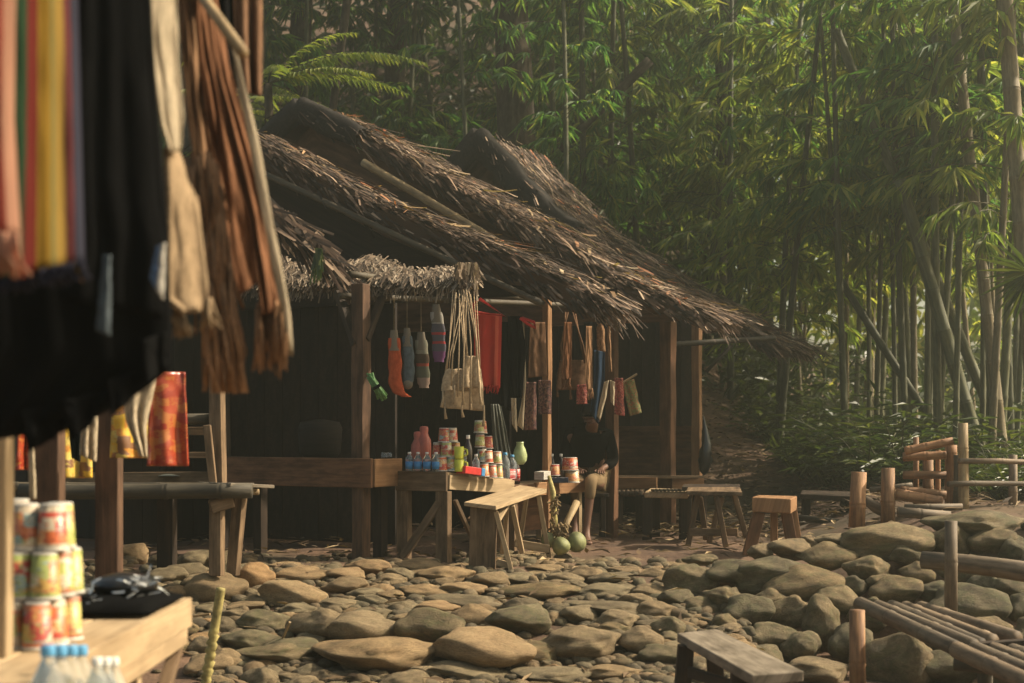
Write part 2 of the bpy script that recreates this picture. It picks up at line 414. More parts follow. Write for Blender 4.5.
# ------------------------------------------------------------------ mesh builder
class MB:
    def __init__(s):
        s.V, s.F, s.T, s.MI = [], [], [], []
        s.mi = 0

    def face(s, idx, uvs):
        s.F.append(idx)
        s.T.append(uvs)
        s.MI.append(s.mi)

    def grid(s, rows, close=False, uvs=None):
        n0 = len(s.V)
        nr, nc = len(rows), len(rows[0])
        for r in rows:
            s.V.extend(r)
        for i in range(nr - 1):
            for j in range(nc if close else nc - 1):
                k = (j + 1) % nc
                a, b, c, d = n0 + i * nc + j, n0 + i * nc + k, n0 + (i + 1) * nc + k, n0 + (i + 1) * nc + j
                if uvs:
                    s.face((a, b, c, d), (uvs(i, j), uvs(i, j + 1), uvs(i + 1, j + 1), uvs(i + 1, j)))
                else:
                    s.face((a, b, c, d), ((0, 0), (0, 1), (1, 1), (1, 0)))
        return n0

    def board(s, p0, p1, w, t, up=Z, jit=0.0, taper=1.0):
        p0, p1 = Vector(p0), Vector(p1)
        ax = p1 - p0
        L = ax.length
        ax.normalize()
        side = ax.cross(up)
        if side.length < 1e-4:
            side = ax.cross(Vector((0, 1, 0)))
        side.normalize()
        u2 = side.cross(ax).normalized()
        n = max(1, int(L / 0.3)) if jit else 1
        rows = []
        for i in range(n + 1):
            k = i / n
            c = p0 + ax * (L * k)
            ww = w * (1 + (taper - 1) * k) / 2
            tt = t / 2
            rows.append([c + side * (sx * ww + U(-jit, jit)) + u2 * (sy * tt + U(-jit, jit)) for sx, sy in ((-1, -1), (1, -1), (1, 1), (-1, 1))])
        ou, ov = U(0, 30), U(0, 30)
        per = [0, w, w + t, 2 * w + t, 2 * w + 2 * t]
        n0 = s.grid(rows, True, lambda i, j: (ou + L * i / n, ov + per[j]))
        e = n * 4
        s.face((n0 + 3, n0 + 2, n0 + 1, n0), ((ou, ov), (ou, ov + w), (ou + t, ov + w), (ou + t, ov)))
        s.face((n0 + e, n0 + e + 1, n0 + e + 2, n0 + e + 3), ((ou, ov), (ou, ov + w), (ou + t, ov + w), (ou + t, ov)))
        return s

    def tube(s, pts, rads, n=10, cap=True, uo=None):
        pts = [Vector(p) for p in pts]
        if not hasattr(rads, '__len__'):
            rads = [rads] * len(pts)
        rows, us, u = [], [], 0
        ref = None
        for i, p in enumerate(pts):
            d = (pts[min(i + 1, len(pts) - 1)] - pts[max(i - 1, 0)])
            if d.length < 1e-9:
                d = Vector((0, 0, 1))
            d.normalize()
            if ref is None:
                ref = d.cross(Vector((0.3, 0.9, 0.2)))
                if ref.length < 0.1:
                    ref = d.cross(Vector((1, 0, 0)))
            ref = (ref - d * ref.dot(d)).normalized()
            b = d.cross(ref)
            rows.append([p + (ref * math.cos(2 * math.pi * j / n) + b * math.sin(2 * math.pi * j / n)) * rads[i] for j in range(n)])
            if i:
                u += (p - pts[i - 1]).length
            us.append(u)
        ou, ov = (U(0, 30), U(0, 30)) if uo is None else uo
        rr = max(rads)
        n0 = s.grid(rows, True, lambda i, j: (ou + us[i], ov + j / n * 6.28 * rr))
        if cap:
            e = (len(pts) - 1) * n
            s.face(tuple(n0 + j for j in reversed(range(n))), tuple((ou + .01 * math.cos(j), ov + .01 * math.sin(j)) for j in range(n)))
            s.face(tuple(n0 + e + j for j in range(n)), tuple((ou + .01 * math.cos(j), ov + .01 * math.sin(j)) for j in range(n)))
        return s

    def bamboo(s, p0, p1, r, step=0.33, n=12, taper=0.92, sag=0.0):
        p0, p1 = Vector(p0), Vector(p1)
        L = (p1 - p0).length
        pts, rs = [], []
        k = U(0.3, 0.9) * step
        marks = [0.0]
        while k < L - 0.02:
            for dk, m in ((-0.02, 0), (-0.006, 1), (0.002, 2), (0.008, 1), (0.02, 0)):
                marks.append((k + dk, m))
            k += step * U(0.85, 1.15)
        marks.append(L)
        for mk in marks:
            q, m = mk if isinstance(mk, tuple) else (mk, 0)
            if q < 0 or q > L:
                continue
            f = q / L
            pts.append(p0.lerp(p1, f) - Z * sag * 4 * f * (1 - f))
            rs.append(r * (1 + (taper - 1) * f) * (1, 1.09, 0.97)[m])
        s.tube(pts, rs, n)
        return s

    def lathe(s, c, prof, n=20, mat=None, vs=1.0):
        c = Vector(c)
        rows = []
        for r, z in prof:
            rows.append([c + Vector((r * math.cos(2 * math.pi * j / n), r * math.sin(2 * math.pi * j / n), z)) for j in range(n)])
        if mat is not None:
            rows = [[c + mat @ (v - c) for v in row] for row in rows]
        zz = [p[1] for p in prof]
        z0, z1 = min(zz), max(max(zz), min(zz) + 1e-6)
        n0 = s.grid(rows, True, lambda i, j: (j / n, vs * (zz[i] - z0) / (z1 - z0)))
        e = (len(prof) - 1) * n
        if prof[0][0] > 1e-5:
            s.face(tuple(n0 + j for j in reversed(range(n))), tuple((0, 0) for j in range(n)))
        if prof[-1][0] > 1e-5:
            s.face(tuple(n0 + e + j for j in range(n)), tuple((0, 1) for j in range(n)))
        return s

    def leaf(s, b, d, nrm, L, w, fold=0.15, droop=0.15):
        side = d.cross(nrm)
        if side.length < 1e-5:
            side = d.cross(Vector((1, 0.2, 0)))
        side.normalize()
        nn = side.cross(d).normalized()
        m = b + d * (L * 0.38)
        t = b + d * L - nn * (droop * L)
        i = len(s.V)
        s.V.extend((b, m + side * w / 2 + nn * w * fold, t, m - side * w / 2 + nn * w * fold))
        s.face((i, i + 1, i + 2), ((0, .5), (.4, 1), (1, .5)))
        s.face((i, i + 2, i + 3), ((0, .5), (1, .5), (.4, 0)))

    def strip(s, b, d, nrm, L, w, curl=0.1, seg=2):
        side = d.cross(nrm).normalized()
        i = len(s.V)
        tw = U(-.4, .4)
        for k in range(seg + 1):
            f = k / seg
            c = b + d * (L * f) + nrm * (curl * L * f * f)
            ww = w / 2 * (1 - .45 * f)
            sd = (side + nrm * tw * f).normalized()
            s.V.append(c + sd * ww)
            s.V.append(c - sd * ww)
        for k in range(seg):
            a = i + 2 * k
            s.face((a, a + 1, a + 3, a + 2), ((k / seg, 0), (k / seg, 1), ((k + 1) / seg, 1), ((k + 1) / seg, 0)))

    def build(s, name, mat, parent=None, loc=None, smooth=False, bevel=0.0, solid=0.0, sub=0):
        me = bpy.data.meshes.new(name)
        org = parent.matrix_world.translation.copy() if parent and loc is None else Vector(loc or (0, 0, 0))
        if parent and loc is None:
            org = worldloc(parent)
        me.from_pydata([tuple(v - org) for v in s.V], [], s.F)
        uvl = me.uv_layers.new(name='UVMap')
        flat = []
        for t in s.T:
            for q in t:
                flat.extend(q)
        uvl.data.foreach_set('uv', flat)
        mats = mat if isinstance(mat, (list, tuple)) else [mat]
        for m in mats:
            me.materials.append(M[m] if isinstance(m, str) else m)
        if len(mats) > 1:
            me.polygons.foreach_set('material_index', s.MI)
        if smooth:
            me.polygons.foreach_set('use_smooth', [True] * len(me.polygons))
        me.update()
        o = bpy.data.objects.new(name, me)
        COL.objects.link(o)
        if parent:
            o.parent = parent
            if loc is not None:
                o.location = Vector(loc) - worldloc(parent)
        else:
            o.location = org
        if bevel:
            b = o.modifiers.new('bevel', 'BEVEL')
            b.width, b.segments, b.limit_method = bevel, 2, 'ANGLE'
        if solid:
            b = o.modifiers.new('solid', 'SOLIDIFY')
            b.thickness, b.offset = solid, 0
        if sub:
            b = o.modifiers.new('sub', 'SUBSURF')
            b.levels = b.render_levels = sub
        return o


def worldloc(o):
    v = o.location.copy()
    while o.parent:
        o = o.parent
        v += o.location
    return v


def tag(o, label=None, cat=None, group=None, kind=None):
    if label:
        o['label'] = label
    if cat:
        o['category'] = cat
    if group:
        o['group'] = group
    if kind:
        o['kind'] = kind
    return o


def thing(name, label, cat, loc=(0, 0, 0), group=None):
    o = bpy.data.objects.new(name, None)
    o.empty_display_size = 0.1
    COL.objects.link(o)
    o.location = loc
    return tag(o, label, cat, group)


CH = {}


def kids(o):
    return [c for c in COL.objects if c.parent == o]


def dup(o, loc=None, rz=None, label=None, scale=None, parent=None):
    if o.name not in CH:
        CH[o.name] = kids(o)
    c = o.copy()
    COL.objects.link(c)
    if parent is not None:
        c.parent = parent
    if loc is not None:
        c.location = loc
    if rz is not None:
        c.rotation_euler = (0, 0, rz) if not hasattr(rz, '__len__') else rz
    if scale is not None:
        c.scale = scale if hasattr(scale, '__len__') else (scale,) * 3
    if label:
        c['label'] = label
    for k in CH[o.name]:
        dup(k, parent=c)
    return c


# ------------------------------------------------------------------ ground
def wall_d(x, y):
    """signed distance behind the foot of the boulder wall"""
    ax, ay, bx, by = 1.0, 9.55, 3.2, 8.35
    dx, dy = bx - ax, by - ay
    L = math.hypot(dx, dy)
    return (-(x - ax) * dy + (y - ay) * dx) / L


def ground_z(x, y):
    low = -0.47 + 0.47 * sm((y - 7.2) / 3.5) - 0.03 * sm((y - 10) / 2) * sm((14 - y) / 2)
    if y < 7.2:
        low = -0.47
    up = 0.34 * sm((x - 2.0) / 1.5)
    if x > 0.6 and y < 12.5:
        k = sm((wall_d(x, y) - 0.35) / 1.0)
        lw = min(low, -0.47 + 0.47 * sm((y - 7.4) / 2.6)) if x < 1.4 else -0.47
        base = lw + (max(low, up) - lw) * k
        f = sm((x - 0.6) / 0.6)
        z = low + (base - low) * f
    else:
        z = max(low, up * sm((y - 9) / 2.5)) if x > 0.6 else low
    hx = sm((4.1 - x + 0.06 * (y - 16)) / 2.6)
    z += 0.40 * max(0.0, y - 16.0) * hx + 0.07 * max(0.0, y - 19)
    return z


def yray(px, py, y0=3.0):
    y = y0
    while y < 45:
        p = P(px, py, y)
        if p.z <= ground_z(p.x, p.y):
            return y
        y += 0.02
    return 45


def axis_pts(a, b, fine0, fine1, f, c):
    r, x = [], a
    while x < b:
        r.append(x)
        x += f if fine0 <= x < fine1 else c
    r.append(b)
    return r


xs = axis_pts(-60, 60, -5, 7, 0.12, 1.5)
ys = axis_pts(-6, 90, 2, 22, 0.12, 1.5)
mb = MB()
mb.grid([[Vector((x, y, ground_z(x, y) + 0.035 * noise.noise((x * 1.7, y * 1.7, 0)) + 0.015 * noise.noise((x * 6, y * 6, 3)))) for x in xs] for y in ys],
        False, lambda i, j: (xs[min(j, len(xs) - 1)], ys[min(i, len(ys) - 1)]))
tag(mb.build('ground', 'earth', smooth=True), kind='structure')


# ------------------------------------------------------------------ stones
def rock_mesh(seed, flat, block, sub=4):
    import bmesh
    bm = bmesh.new()
    bmesh.ops.create_icosphere(bm, subdivisions=sub, radius=1.0)
    rr = random.Random(seed)
    planes = []
    for _ in range(9):
        v = Vector((rr.uniform(-1, 1), rr.uniform(-1, 1), rr.uniform(-.8, 1))).normalized()
        planes.append((v, rr.uniform(0.55, 0.88)))
    o = Vector((rr.uniform(0, 50), rr.uniform(0, 50), 0))
    for v in bm.verts:
        p = v.co.copy()
        for n, d in planes:
            k = p.dot(n) - d
            if k > 0:
                p -= n * k * (0.52 + 0.35 * block)
        p *= 1 + 0.26 * noise.noise(p * 1.0 + o) + 0.10 * noise.noise(p * 2.3 + o) + 0.035 * noise.noise(p * 5.5 + o) + 0.012 * noise.noise(p * 13 + o)
        p.z *= flat
        v.co = p
    for f in bm.faces:
        f.smooth = True
    me = bpy.data.meshes.new('river_stone')
    bm.to_mesh(me)
    bm.free()
    xs_ = [v.co.x for v in me.vertices]
    ys_ = [v.co.y for v in me.vertices]
    zs_ = [v.co.z for v in me.vertices]
    c = Vector(((max(xs_) + min(xs_)) / 2, (max(ys_) + min(ys_)) / 2, (max(zs_) + min(zs_)) / 2))
    s = Vector((2 / (max(xs_) - min(xs_)), 2 / (max(ys_) - min(ys_)), 2 / (max(zs_) - min(zs_))))
    for v in me.vertices:
        q = v.co - c
        v.co = (q.x * s.x, q.y * s.y, q.z * s.z)
    return me


M['stone_pack'] = mat_stone('packing_stone', [(0.055, 0.044, 0.03), (0.11, 0.09, 0.06), (0.19, 0.155, 0.105)], 0.25)  # darkened colours imitate the shadowed gaps between the big stones
nt_ = M['stone_pack'].node_tree
isl_ = nt_.nodes.new('ShaderNodeNewGeometry').outputs['Random Per Island']
oi_ = [n for n in nt_.nodes if n.type == 'OBJECT_INFO'][0]
for l_ in list(nt_.links):
    if l_.from_node == oi_:
        nt_.links.new(isl_, l_.to_socket)
ROCK = {}
for mname in ('stone', 'stone_moss', 'stone_tan'):
    ROCK[mname] = []
    for i in range(9):
        me = rock_mesh(100 + i, 0.8, (i % 3) * 0.5)
        me.materials.append(M[mname])
        ROCK[mname].append(me)

PLACED = []
LANDM = [(150, 'by the timber display table'), (245, 'below the bamboo platform'), (330, 'below the dark red counter'), (405, 'in front of the tall stall post'),
         (470, 'below the drinks counter'), (555, 'at the foot of the plank bench'), (640, 'in front of the coconuts'), (720, 'where the boulder wall begins')]
COLN = {'stone': 'grey', 'stone_moss': 'mossy', 'stone_tan': 'tan'}


def lm(px):
    for x, t in LANDM:
        if px < x:
            return t
    return 'near the low grey bench'


def stone(c, sx, sy, sz, rot, mname, name, label, group, tilt=0.0):
    me = R.choice(ROCK[mname])
    o = bpy.data.objects.new(name, me)
    COL.objects.link(o)
    o.location = c
    o.scale = (sx, sy, sz)
    o.rotation_euler = (U(-.08, .08), tilt + U(-.05, .05), rot)
    tag(o, label, 'stone', group)
    return o


def row_word(py):
    return ('in the top row', 'in the second row', 'in the middle rows', 'in the lower rows', 'in the lowest row')[min(4, max(0, int((py - 562) / 22)))]


BIG = [(193, 562, 37, 22), (220, 562, 36, 20), (162, 562, 24, 15), (162, 577, 45, 18), (214, 588, 60, 30, 't'), (256, 577, 36, 27, 't'), (251, 594, 18, 11), (293, 593, 60, 24, 't'),
       (300, 575, 56, 15), (284, 582, 21, 8), (244, 606, 36, 9), (262, 621, 48, 22, 'm'), (238, 615, 27, 11), (223, 626, 30, 18), (248, 640, 57, 21, 'm'), (278, 652, 80, 18, 'm'),
       (176, 629, 42, 21, 'm'), (176, 646, 30, 18, 'm'), (202, 646, 24, 18), (309, 639, 30, 12), (318, 623, 60, 27), (333, 651, 30, 15), (133, 555, 27, 22, 't'),
       (344, 575, 37, 14, 't'), (367, 568, 43, 17, 't'), (344, 587, 43, 17, 't'), (365, 594, 35, 12), (401, 575, 31, 14), (442, 574, 58, 16), (420, 565, 47, 14), (490, 581, 35, 17, 't'),
       (424, 590, 43, 12), (463, 588, 43, 12, 't'), (389, 596, 27, 10), (467, 601, 74, 13), (514, 579, 35, 12), (541, 579, 12, 12), (565, 579, 35, 13), (537, 590, 78, 15, 'm'),
       (612, 579, 43, 13), (606, 590, 55, 13), (362, 627, 66, 29), (430, 627, 62, 35, 'm'), (393, 633, 16, 16), (377, 651, 117, 29), (287, 649, 58, 20, 'm'), (483, 647, 94, 35, 't'),
       (471, 616, 43, 23), (518, 620, 58, 27, 'm'), (551, 620, 23, 16), (578, 616, 35, 20), (533, 629, 20, 14), (580, 641, 74, 28), (537, 653, 43, 23, 'm'), (617, 620, 39, 20),
       (612, 608, 86, 15), (639, 639, 43, 25), (650, 625, 31, 10), (479, 635, 31, 8), (338, 604, 40, 12), (369, 614, 39, 13), (436, 607, 43, 12, 't'), (525, 604, 39, 10),
       (467, 670, 78, 13), (428, 672, 35, 12), (553, 674, 78, 16), (612, 672, 55, 14), (655, 610, 40, 18), (650, 592, 40, 14), (660, 655, 40, 20, 'm'), (300, 610, 38, 13), (405, 606, 34, 10),
       (650, 574, 38, 12), (676, 600, 34, 20, 'm'), (668, 628, 36, 22, 'm')]
for s_ in BIG:
    cx, cy, w, h = s_[:4]
    mname = {'t': 'stone_tan', 'm': 'stone_moss'}.get(s_[4] if len(s_) > 4 else '', 'stone')
    Y = yray(cx, cy + h * 0.36)
    if h > 24 and cy > 600:
        Y -= 0.1
    wx = w / F * Y / 2 * 1.1
    hz = h / F * Y / 2 * 1.15
    c = P(cx, cy + h * 0.06, Y)
    dy = min(max(wx * 0.75, hz), 0.3)
    size = 'large' if w > 55 else ('middling' if w > 32 else 'small')
    shp = 'long low' if w / h > 3.2 else ('rounded' if w / h < 1.9 else 'oval')
    stone(c + Z * hz * .02, wx * 1.06, dy, hz * 1.05, U(-.15, .15), mname, 'river_stone', f"{size} {shp} {COLN[mname]} stone {row_word(cy)} {lm(cx)}", 'river stones stepping down from the hut', U(-.06, .06))
    PLACED.append((c.x, c.y, wx, dy))
# fill between
tries = 0
nfill = 0
while nfill < 222 and tries < 60000:
    tries += 1
    px, py = U(-10, 735), U(552, 690)
    if px < 200 and py > 630:
        continue
    if (py < 566 and px < 480) or (px > 570 and py < 565):
        continue
    Y = yray(px, py)
    p = P(px, py, Y)
    w = U(0.05, 0.16) if tries < 9000 else U(0.03, 0.075)
    d = w * U(0.55, 0.9)
    if any(abs(p.x - a) < (w + c_) * 0.76 and abs(p.y - b) < (d + e) * 0.56 for a, b, c_, e in PLACED):
        continue
    hz = w * U(0.35, 0.6)
    if py < 575:
        hz = w * U(0.15, 0.3)
    nfill += 1
    mname = R.choice(('stone', 'stone', 'stone_moss', 'stone_tan'))
    stone(Vector((p.x, p.y, ground_z(p.x, p.y) + hz * 0.25)), w, d, hz, U(-.5, .5), mname, 'river_stone',
          f"{'flat' if py < 575 else 'little'} {COLN[mname]} filler stone {row_word(py)} {lm(px)}", 'river stones stepping down from the hut')
    PLACED.append((p.x, p.y, w, d))
# small packing stones between the counted ones: past three hundred, so one object
LOW = [rock_mesh(300 + k, .8, .3, 2) for k in range(6)]
LV = [([v.co.copy() for v in me.vertices], [tuple(p.vertices) for p in me.polygons]) for me in LOW]
for me in LOW:
    bpy.data.meshes.remove(me)
mb = MB()
cnt, tries = 0, 0
while cnt < 900 and tries < 60000:
    tries += 1
    px, py = U(-20, 745), U(553, 700)
    if (px < 200 and py > 640) or (py < 562 and px < 470) or (px > 570 and py < 563):
        continue
    Y = yray(px, py)
    p = P(px, py, Y)
    w = U(.03, .085)
    d = w * U(.6, .95)
    if any(abs(p.x - a) < c_ * .9 and abs(p.y - b) < e * .8 for a, b, c_, e in PLACED):
        continue
    cnt += 1
    vs, fs_ = R.choice(LV)
    a, hz = U(0, 6.28), w * U(.4, .7)
    ca, sa = math.cos(a), math.sin(a)
    n0 = len(mb.V)
    z0 = ground_z(p.x, p.y) + hz * .15
    mb.V.extend([Vector((p.x + w * v.x * ca - d * v.y * sa, p.y + w * v.x * sa + d * v.y * ca, z0 + hz * v.z)) for v in vs])
    for f_ in fs_:
        mb.face(tuple(n0 + q for q in f_), ((0, 0),) * len(f_))
tag(mb.build('packing_stones', 'stone_pack', smooth=True), 'small packing stones filling the joints of the stone terrace', 'stones', kind='stuff')
# pebbles and chips: nobody could count them
mb = MB()
for _ in range(2600):
    px, py = U(-20, 760), U(556, 700)
    if px > 570 and py < 566:
        continue
    if px < 200 and py > 640 and U(0, 1) < .75:
        continue
    Y = yray(px, py)
    p = P(px, py, Y)
    w = U(0.012, 0.055)
    rows = []
    a0, sx, sy, sz = U(0, 6), w * U(.8, 1.4), w * U(.6, 1), w * U(.4, .7)
    for i in range(5):
        th = math.pi * i / 4
        rows.append([Vector((p.x + sx * math.sin(th) * math.cos(a0 + j * 1.047) * U(.85, 1.1), p.y + sy * math.sin(th) * math.sin(a0 + j * 1.047), ground_z(p.x, p.y) + sz * .4 + sz * math.cos(th))) for j in range(6)])
    mb.grid(rows, True)
tag(mb.build('pebbles', 'stone_pack', smooth=True), 'small pebbles and chips filling the gaps between river stones', 'pebbles', kind='stuff')

WALL = [(691, 582, 49, 30), (734, 572, 49, 21), (788, 550, 41, 19, 's'), (760, 554, 22, 17, 's'), (809, 542, 17, 12, 's'), (833, 541, 38, 13, 's'), (769, 574, 64, 30, 'm', -.12), (826, 557, 49, 26),
        (799, 584, 73, 32, 'm', -.1), (887, 541, 82, 32, 'm', -.12), (867, 569, 41, 23), (908, 554, 34, 21), (951, 541, 38, 30), (974, 524, 84, 24, 'm', -.05), (991, 542, 40, 24), (1016, 550, 30, 24),
        (917, 574, 30, 21), (839, 601, 46, 28, 'm', .35), (850, 587, 32, 19), (747, 612, 42, 30), (702, 612, 40, 28), (726, 629, 26, 26), (722, 597, 34, 18), (822, 623, 34, 48), (771, 638, 42, 26),
        (801, 649, 34, 30), (899, 664, 70, 56), (816, 670, 60, 22, 's'), (895, 591, 44, 26), (936, 593, 36, 22), (1012, 592, 36, 28), (1024, 610, 30, 28), (966, 610, 66, 44), (790, 612, 40, 28),
        (870, 615, 36, 30), (745, 640, 34, 24), (930, 630, 50, 40), (990, 640, 60, 40), (690, 640, 40, 26), (715, 655, 36, 24), (850, 645, 36, 36), (1035, 640, 40, 40), (1040, 570, 40, 30), (965, 570, 46, 26),
        (700, 560, 30, 10), (1050, 530, 50, 26), (760, 660, 40, 26), (950, 668, 50, 30), (1010, 675, 60, 36), (770, 600, 30, 20), (880, 585, 26, 18), (985, 585, 30, 22)]
for s_ in WALL:
    cx, cy, w, h = s_[:4]
    mname = {'s': 'stone'}.get(s_[4] if len(s_) > 4 else '', 'stone_moss')
    tl = s_[5] if len(s_) > 5 else U(-.06, .06)
    base_l = yray(cx, 683) if False else None
    Y = 9.95 - (cy - 540) / 140 * 1.55 - max(0, (cx - 800)) / 224 * 0.25
    if cx < 720:
        Y = 9.9 - (cy - 560) / 100 * 1.1
    c = P(cx, cy, Y)
    wx, hz = w / F * Y / 2 * 1.24, h / F * Y / 2 * 1.24
    size = 'big' if w > 55 else ('middling' if w > 34 else 'small')
    shp = 'long' if w / h > 2.2 else ('upright' if w / h < 1.05 else 'rounded')
    rowt = 'along the top' if cy < 562 else ('in the upper course' if cy < 590 else ('halfway up' if cy < 630 else 'at the foot'))
    lmk = 'beside the red block stool' if cx < 790 else ('behind the cut bamboo stump' if cx < 900 else ('around the thin bamboo stake' if cx < 975 else 'under the bamboo rail fence'))
    stone(c, wx, min(max(wx * .8, hz), .3), hz, U(-.2, .2), mname, 'boulder', f"{size} {shp} {COLN[mname]} boulder {rowt} of the wall {lmk}", 'boulders of the low retaining wall', tl)

# ------------------------------------------------------------------ hut
AL = rad(31)
AX = Vector((math.sin(AL), math.cos(AL), 0))
DN = Vector((math.cos(AL), -math.sin(AL), 0))
S0 = Vector((-0.53, 11.0, 0))


def FL(t, out=0.0, z=0.0):
    p = S0 + AX * t + DN * out
    p.z = z
    return p


def t_of(px):
    k = (px - 512) / F
    return (k * 11.0 + 0.53) / (0.515 - 0.857 * k)


def yf(px, out=0.15):
    if px < 440:
        return 10.95
    return FL(t_of(px), out).y


def roof(parent, apexY, pts, left, ridge, mat='thatch', thick=0.12, dens=260, lit=40, name='roof'):
    apex = P(pts[0][0], pts[0][1], apexY)

    def rz(px, py):
        k = (px - 512) / F
        r = (k * apexY - apex.x) / (DN.x - k * DN.y)
        q = apex + DN * r
        return r, P(px, py, q.y).z
    prof = [(0, apex.z)] + [rz(*q) for q in pts[1:]]
    lp = [(0, apex.z)] + [(-r, apex.z - dz) for r, dz in left]

    def at(pr, s, t):
        n = len(pr) - 1
        lens = [math.hypot(pr[i + 1][0] - pr[i][0], pr[i + 1][1] - pr[i][1]) for i in range(n)]
        tot = sum(lens)
        d = s * tot
        for i in range(n):
            if d <= lens[i] or i == n - 1:
                f = d / lens[i]
                r_ = pr[i][0] + (pr[i + 1][0] - pr[i][0]) * f
                z_ = pr[i][1] + (pr[i + 1][1] - pr[i][1]) * f
                p = Vector((apex.x, apex.y, 0)) + AX * t + DN * r_ + Z * z_
                dn = (DN * (pr[i + 1][0] - pr[i][0]) + Z * (pr[i + 1][1] - pr[i][1])).normalized()
                nm = dn.cross(AX)
                if nm.z < 0:
                    nm = -nm
                return p, dn, nm, tot
            d -= lens[i]
    base = MB()
    for pr in (prof, lp):
        rows, rows2 = [], []
        for i in range(25):
            p, dn, nm, tot = at(pr, i / 24, 0)
            wob = 0.03 * noise.noise((i * .6, apexY, 0))
            rows.append([p + AX * (ridge * j / 6) + nm * (0.03 * noise.noise((i * .5, j * .9, apexY)) - 0.02) + AX * (wob if j == 0 else 0) for j in range(7)])
            rows2.append([q - nm * thick for q in rows[-1]])
        base.grid(rows)
        base.grid(rows2)
        for j in (0, 6):
            base.grid([[rows[i][j], rows2[i][j]] for i in range(25)])
        base.grid([[rows[24][j], rows2[24][j]] for j in range(7)])
    rf = base.build(name, 'thatch_dark' if mat == 'thatch_dark' else mat, parent)
    st = MB()
    ed = MB()
    for pr, k in ((prof, 1.0), (lp, 0.35)):
        _, _, _, tot = at(pr, 0, 0)
        n = int(tot * ridge * dens * k * 1.7)
        for _ in range(n):
            s, t = U(0, 1) ** 0.9, U(-.06, ridge + .05)
            p, dn, nm, _ = at(pr, s, t)
            d = (dn + AX * R.gauss(0, .34) + nm * U(-.02, .14)).normalized()
            L = U(.10, .42)
            if s * tot + L > tot + .2:
                L = max(.15, tot + .2 - s * tot)
            ph = (s * tot / .24) % 1.0
            st.strip(p + nm * (U(-.01, .03) + .055 * ph), d, nm, L, U(.010, .034), U(-.2, .06))
        for _ in range(int(tot * 90 * (1 if k == 1 else .5))):      # ragged front edge
            s = U(0, 1)
            p, dn, nm, _ = at(pr, s, U(-.10, .06))
            d = (dn + AX * U(-.35, .12) - nm * U(0, .5)).normalized()
            ed.strip(p - nm * U(-.02, thick * 1.1), d, (nm - AX).normalized(), U(.06, .24), U(.01, .03), U(-.2, .1))
        if k == 1:
            for _ in range(int(ridge * 170) + 60):                   # eave fringe
                t = U(-.08, ridge + .06)
                p, dn, nm, _ = at(pr, U(.93, 1), t)
                d = (dn + AX * R.gauss(0, .3) - Z * U(.0, .5)).normalized()
                st.strip(p - nm * U(-.03, thick), d, nm, U(.06, .24), U(.008, .024), U(-.35, .0))
    st.build('thatch_layer', mat, rf)
    ed.build('thatch_edge', 'thatch_dark' if mat != 'thatch_pale' else mat, rf)
    if lit:
        ls = MB()
        for _ in range(int(tot * ridge * 4)):
            p, dn, nm, _ = at(prof, U(0, .97), U(-.1, ridge))
            d = (dn + AX * R.gauss(0, .6) + nm * U(0, .35)).normalized()
            ls.strip(p + nm * U(.03, .1), d, (nm + AX * U(-.5, .5)).normalized(), U(.25, .6), U(.012, .035), U(-.4, .3), 3)
        ls.build('loose_fronds', 'thatch_pale', rf)
        lf = MB()
        _, _, _, tot = at(prof, 0, 0)
        for _ in range(int(tot * ridge * lit)):
            p, dn, nm, _ = at(prof, U(0, 1), U(-.05, ridge))
            d = (dn + AX * R.gauss(0, .8)).normalized()
            lf.strip(p + nm * U(.03, .09), d, (nm + dn * U(-.5, .5)).normalized(), U(.05, .22), U(.015, .045), U(-.3, .3))
        o = lf.build('fallen_leaves', 'litter', rf)
        o['kind'] = 'stuff'
    return rf, prof, lp, at, apex


def hood(parent, at, prs, s_end, front, back, drop, mat='ijuk'):
    """black palm-fibre hood wrapped over the front of a gable, hanging down as a dark verge"""
    m, f = MB(), MB()
    for pr, se in zip(prs, s_end):
        rows = []
        for i in range(19):
            sv = se * i / 18
            row = []
            for t, lift, dz in ((back, .02, 0), (back * .4, .07, 0), (0, .08, 0), (-front, .07, 0), (-front - .03, .03, drop * .35), (-front, 0, drop * .8), (-front + .03, -.02, drop)):
                p, dn, nm, _ = at(pr, sv, t)
                q = p + nm * lift - nm * dz * (1 - .35 * i / 18)
                q += Vector((1, 1, 1)) * (.025 * noise.noise(q * 3.1)) + Z * .012 * noise.noise(q * 11)
                row.append(q)
            rows.append(row)
        m.grid(rows)
        for _ in range(int(260 * se + 60)):
            p, dn, nm, _ = at(pr, U(0, se), U(-front, back * 1.2))
            f.strip(p + nm * U(.05, .09), (dn + AX * U(-.8, .4)).normalized(), (nm + AX * U(-.4, .2)).normalized(), U(.05, .2), U(.006, .018), U(-.3, .1))
    o = m.build('gable_hood', mat, parent, smooth=True, solid=.03)
    f.build('thatch_layer', 'thatch_dark', o)
    return o


def tri_panel(parent, apex, prof, lp, off, cut, mat, name='gable_wall', drop=0.1):
    """wall filling the gable under the rakes, set back along the ridge"""
    m = MB()
    loop = []
    for pr in (lp[::-1], prof[1:]):
        for r_, z_ in pr:
            loop.append((r_, z_ - drop))
    zc = cut
    top = [Vector((apex.x, apex.y, 0)) + AX * off + DN * r_ + Z * max(z_, zc) for r_, z_ in loop]
    bot = [Vector((q.x, q.y, zc)) for q in top]
    m.grid([top, bot], False, lambda i, j: (j * .5, i * 1.5))
    return m.build(name, mat, parent, solid=0.04)


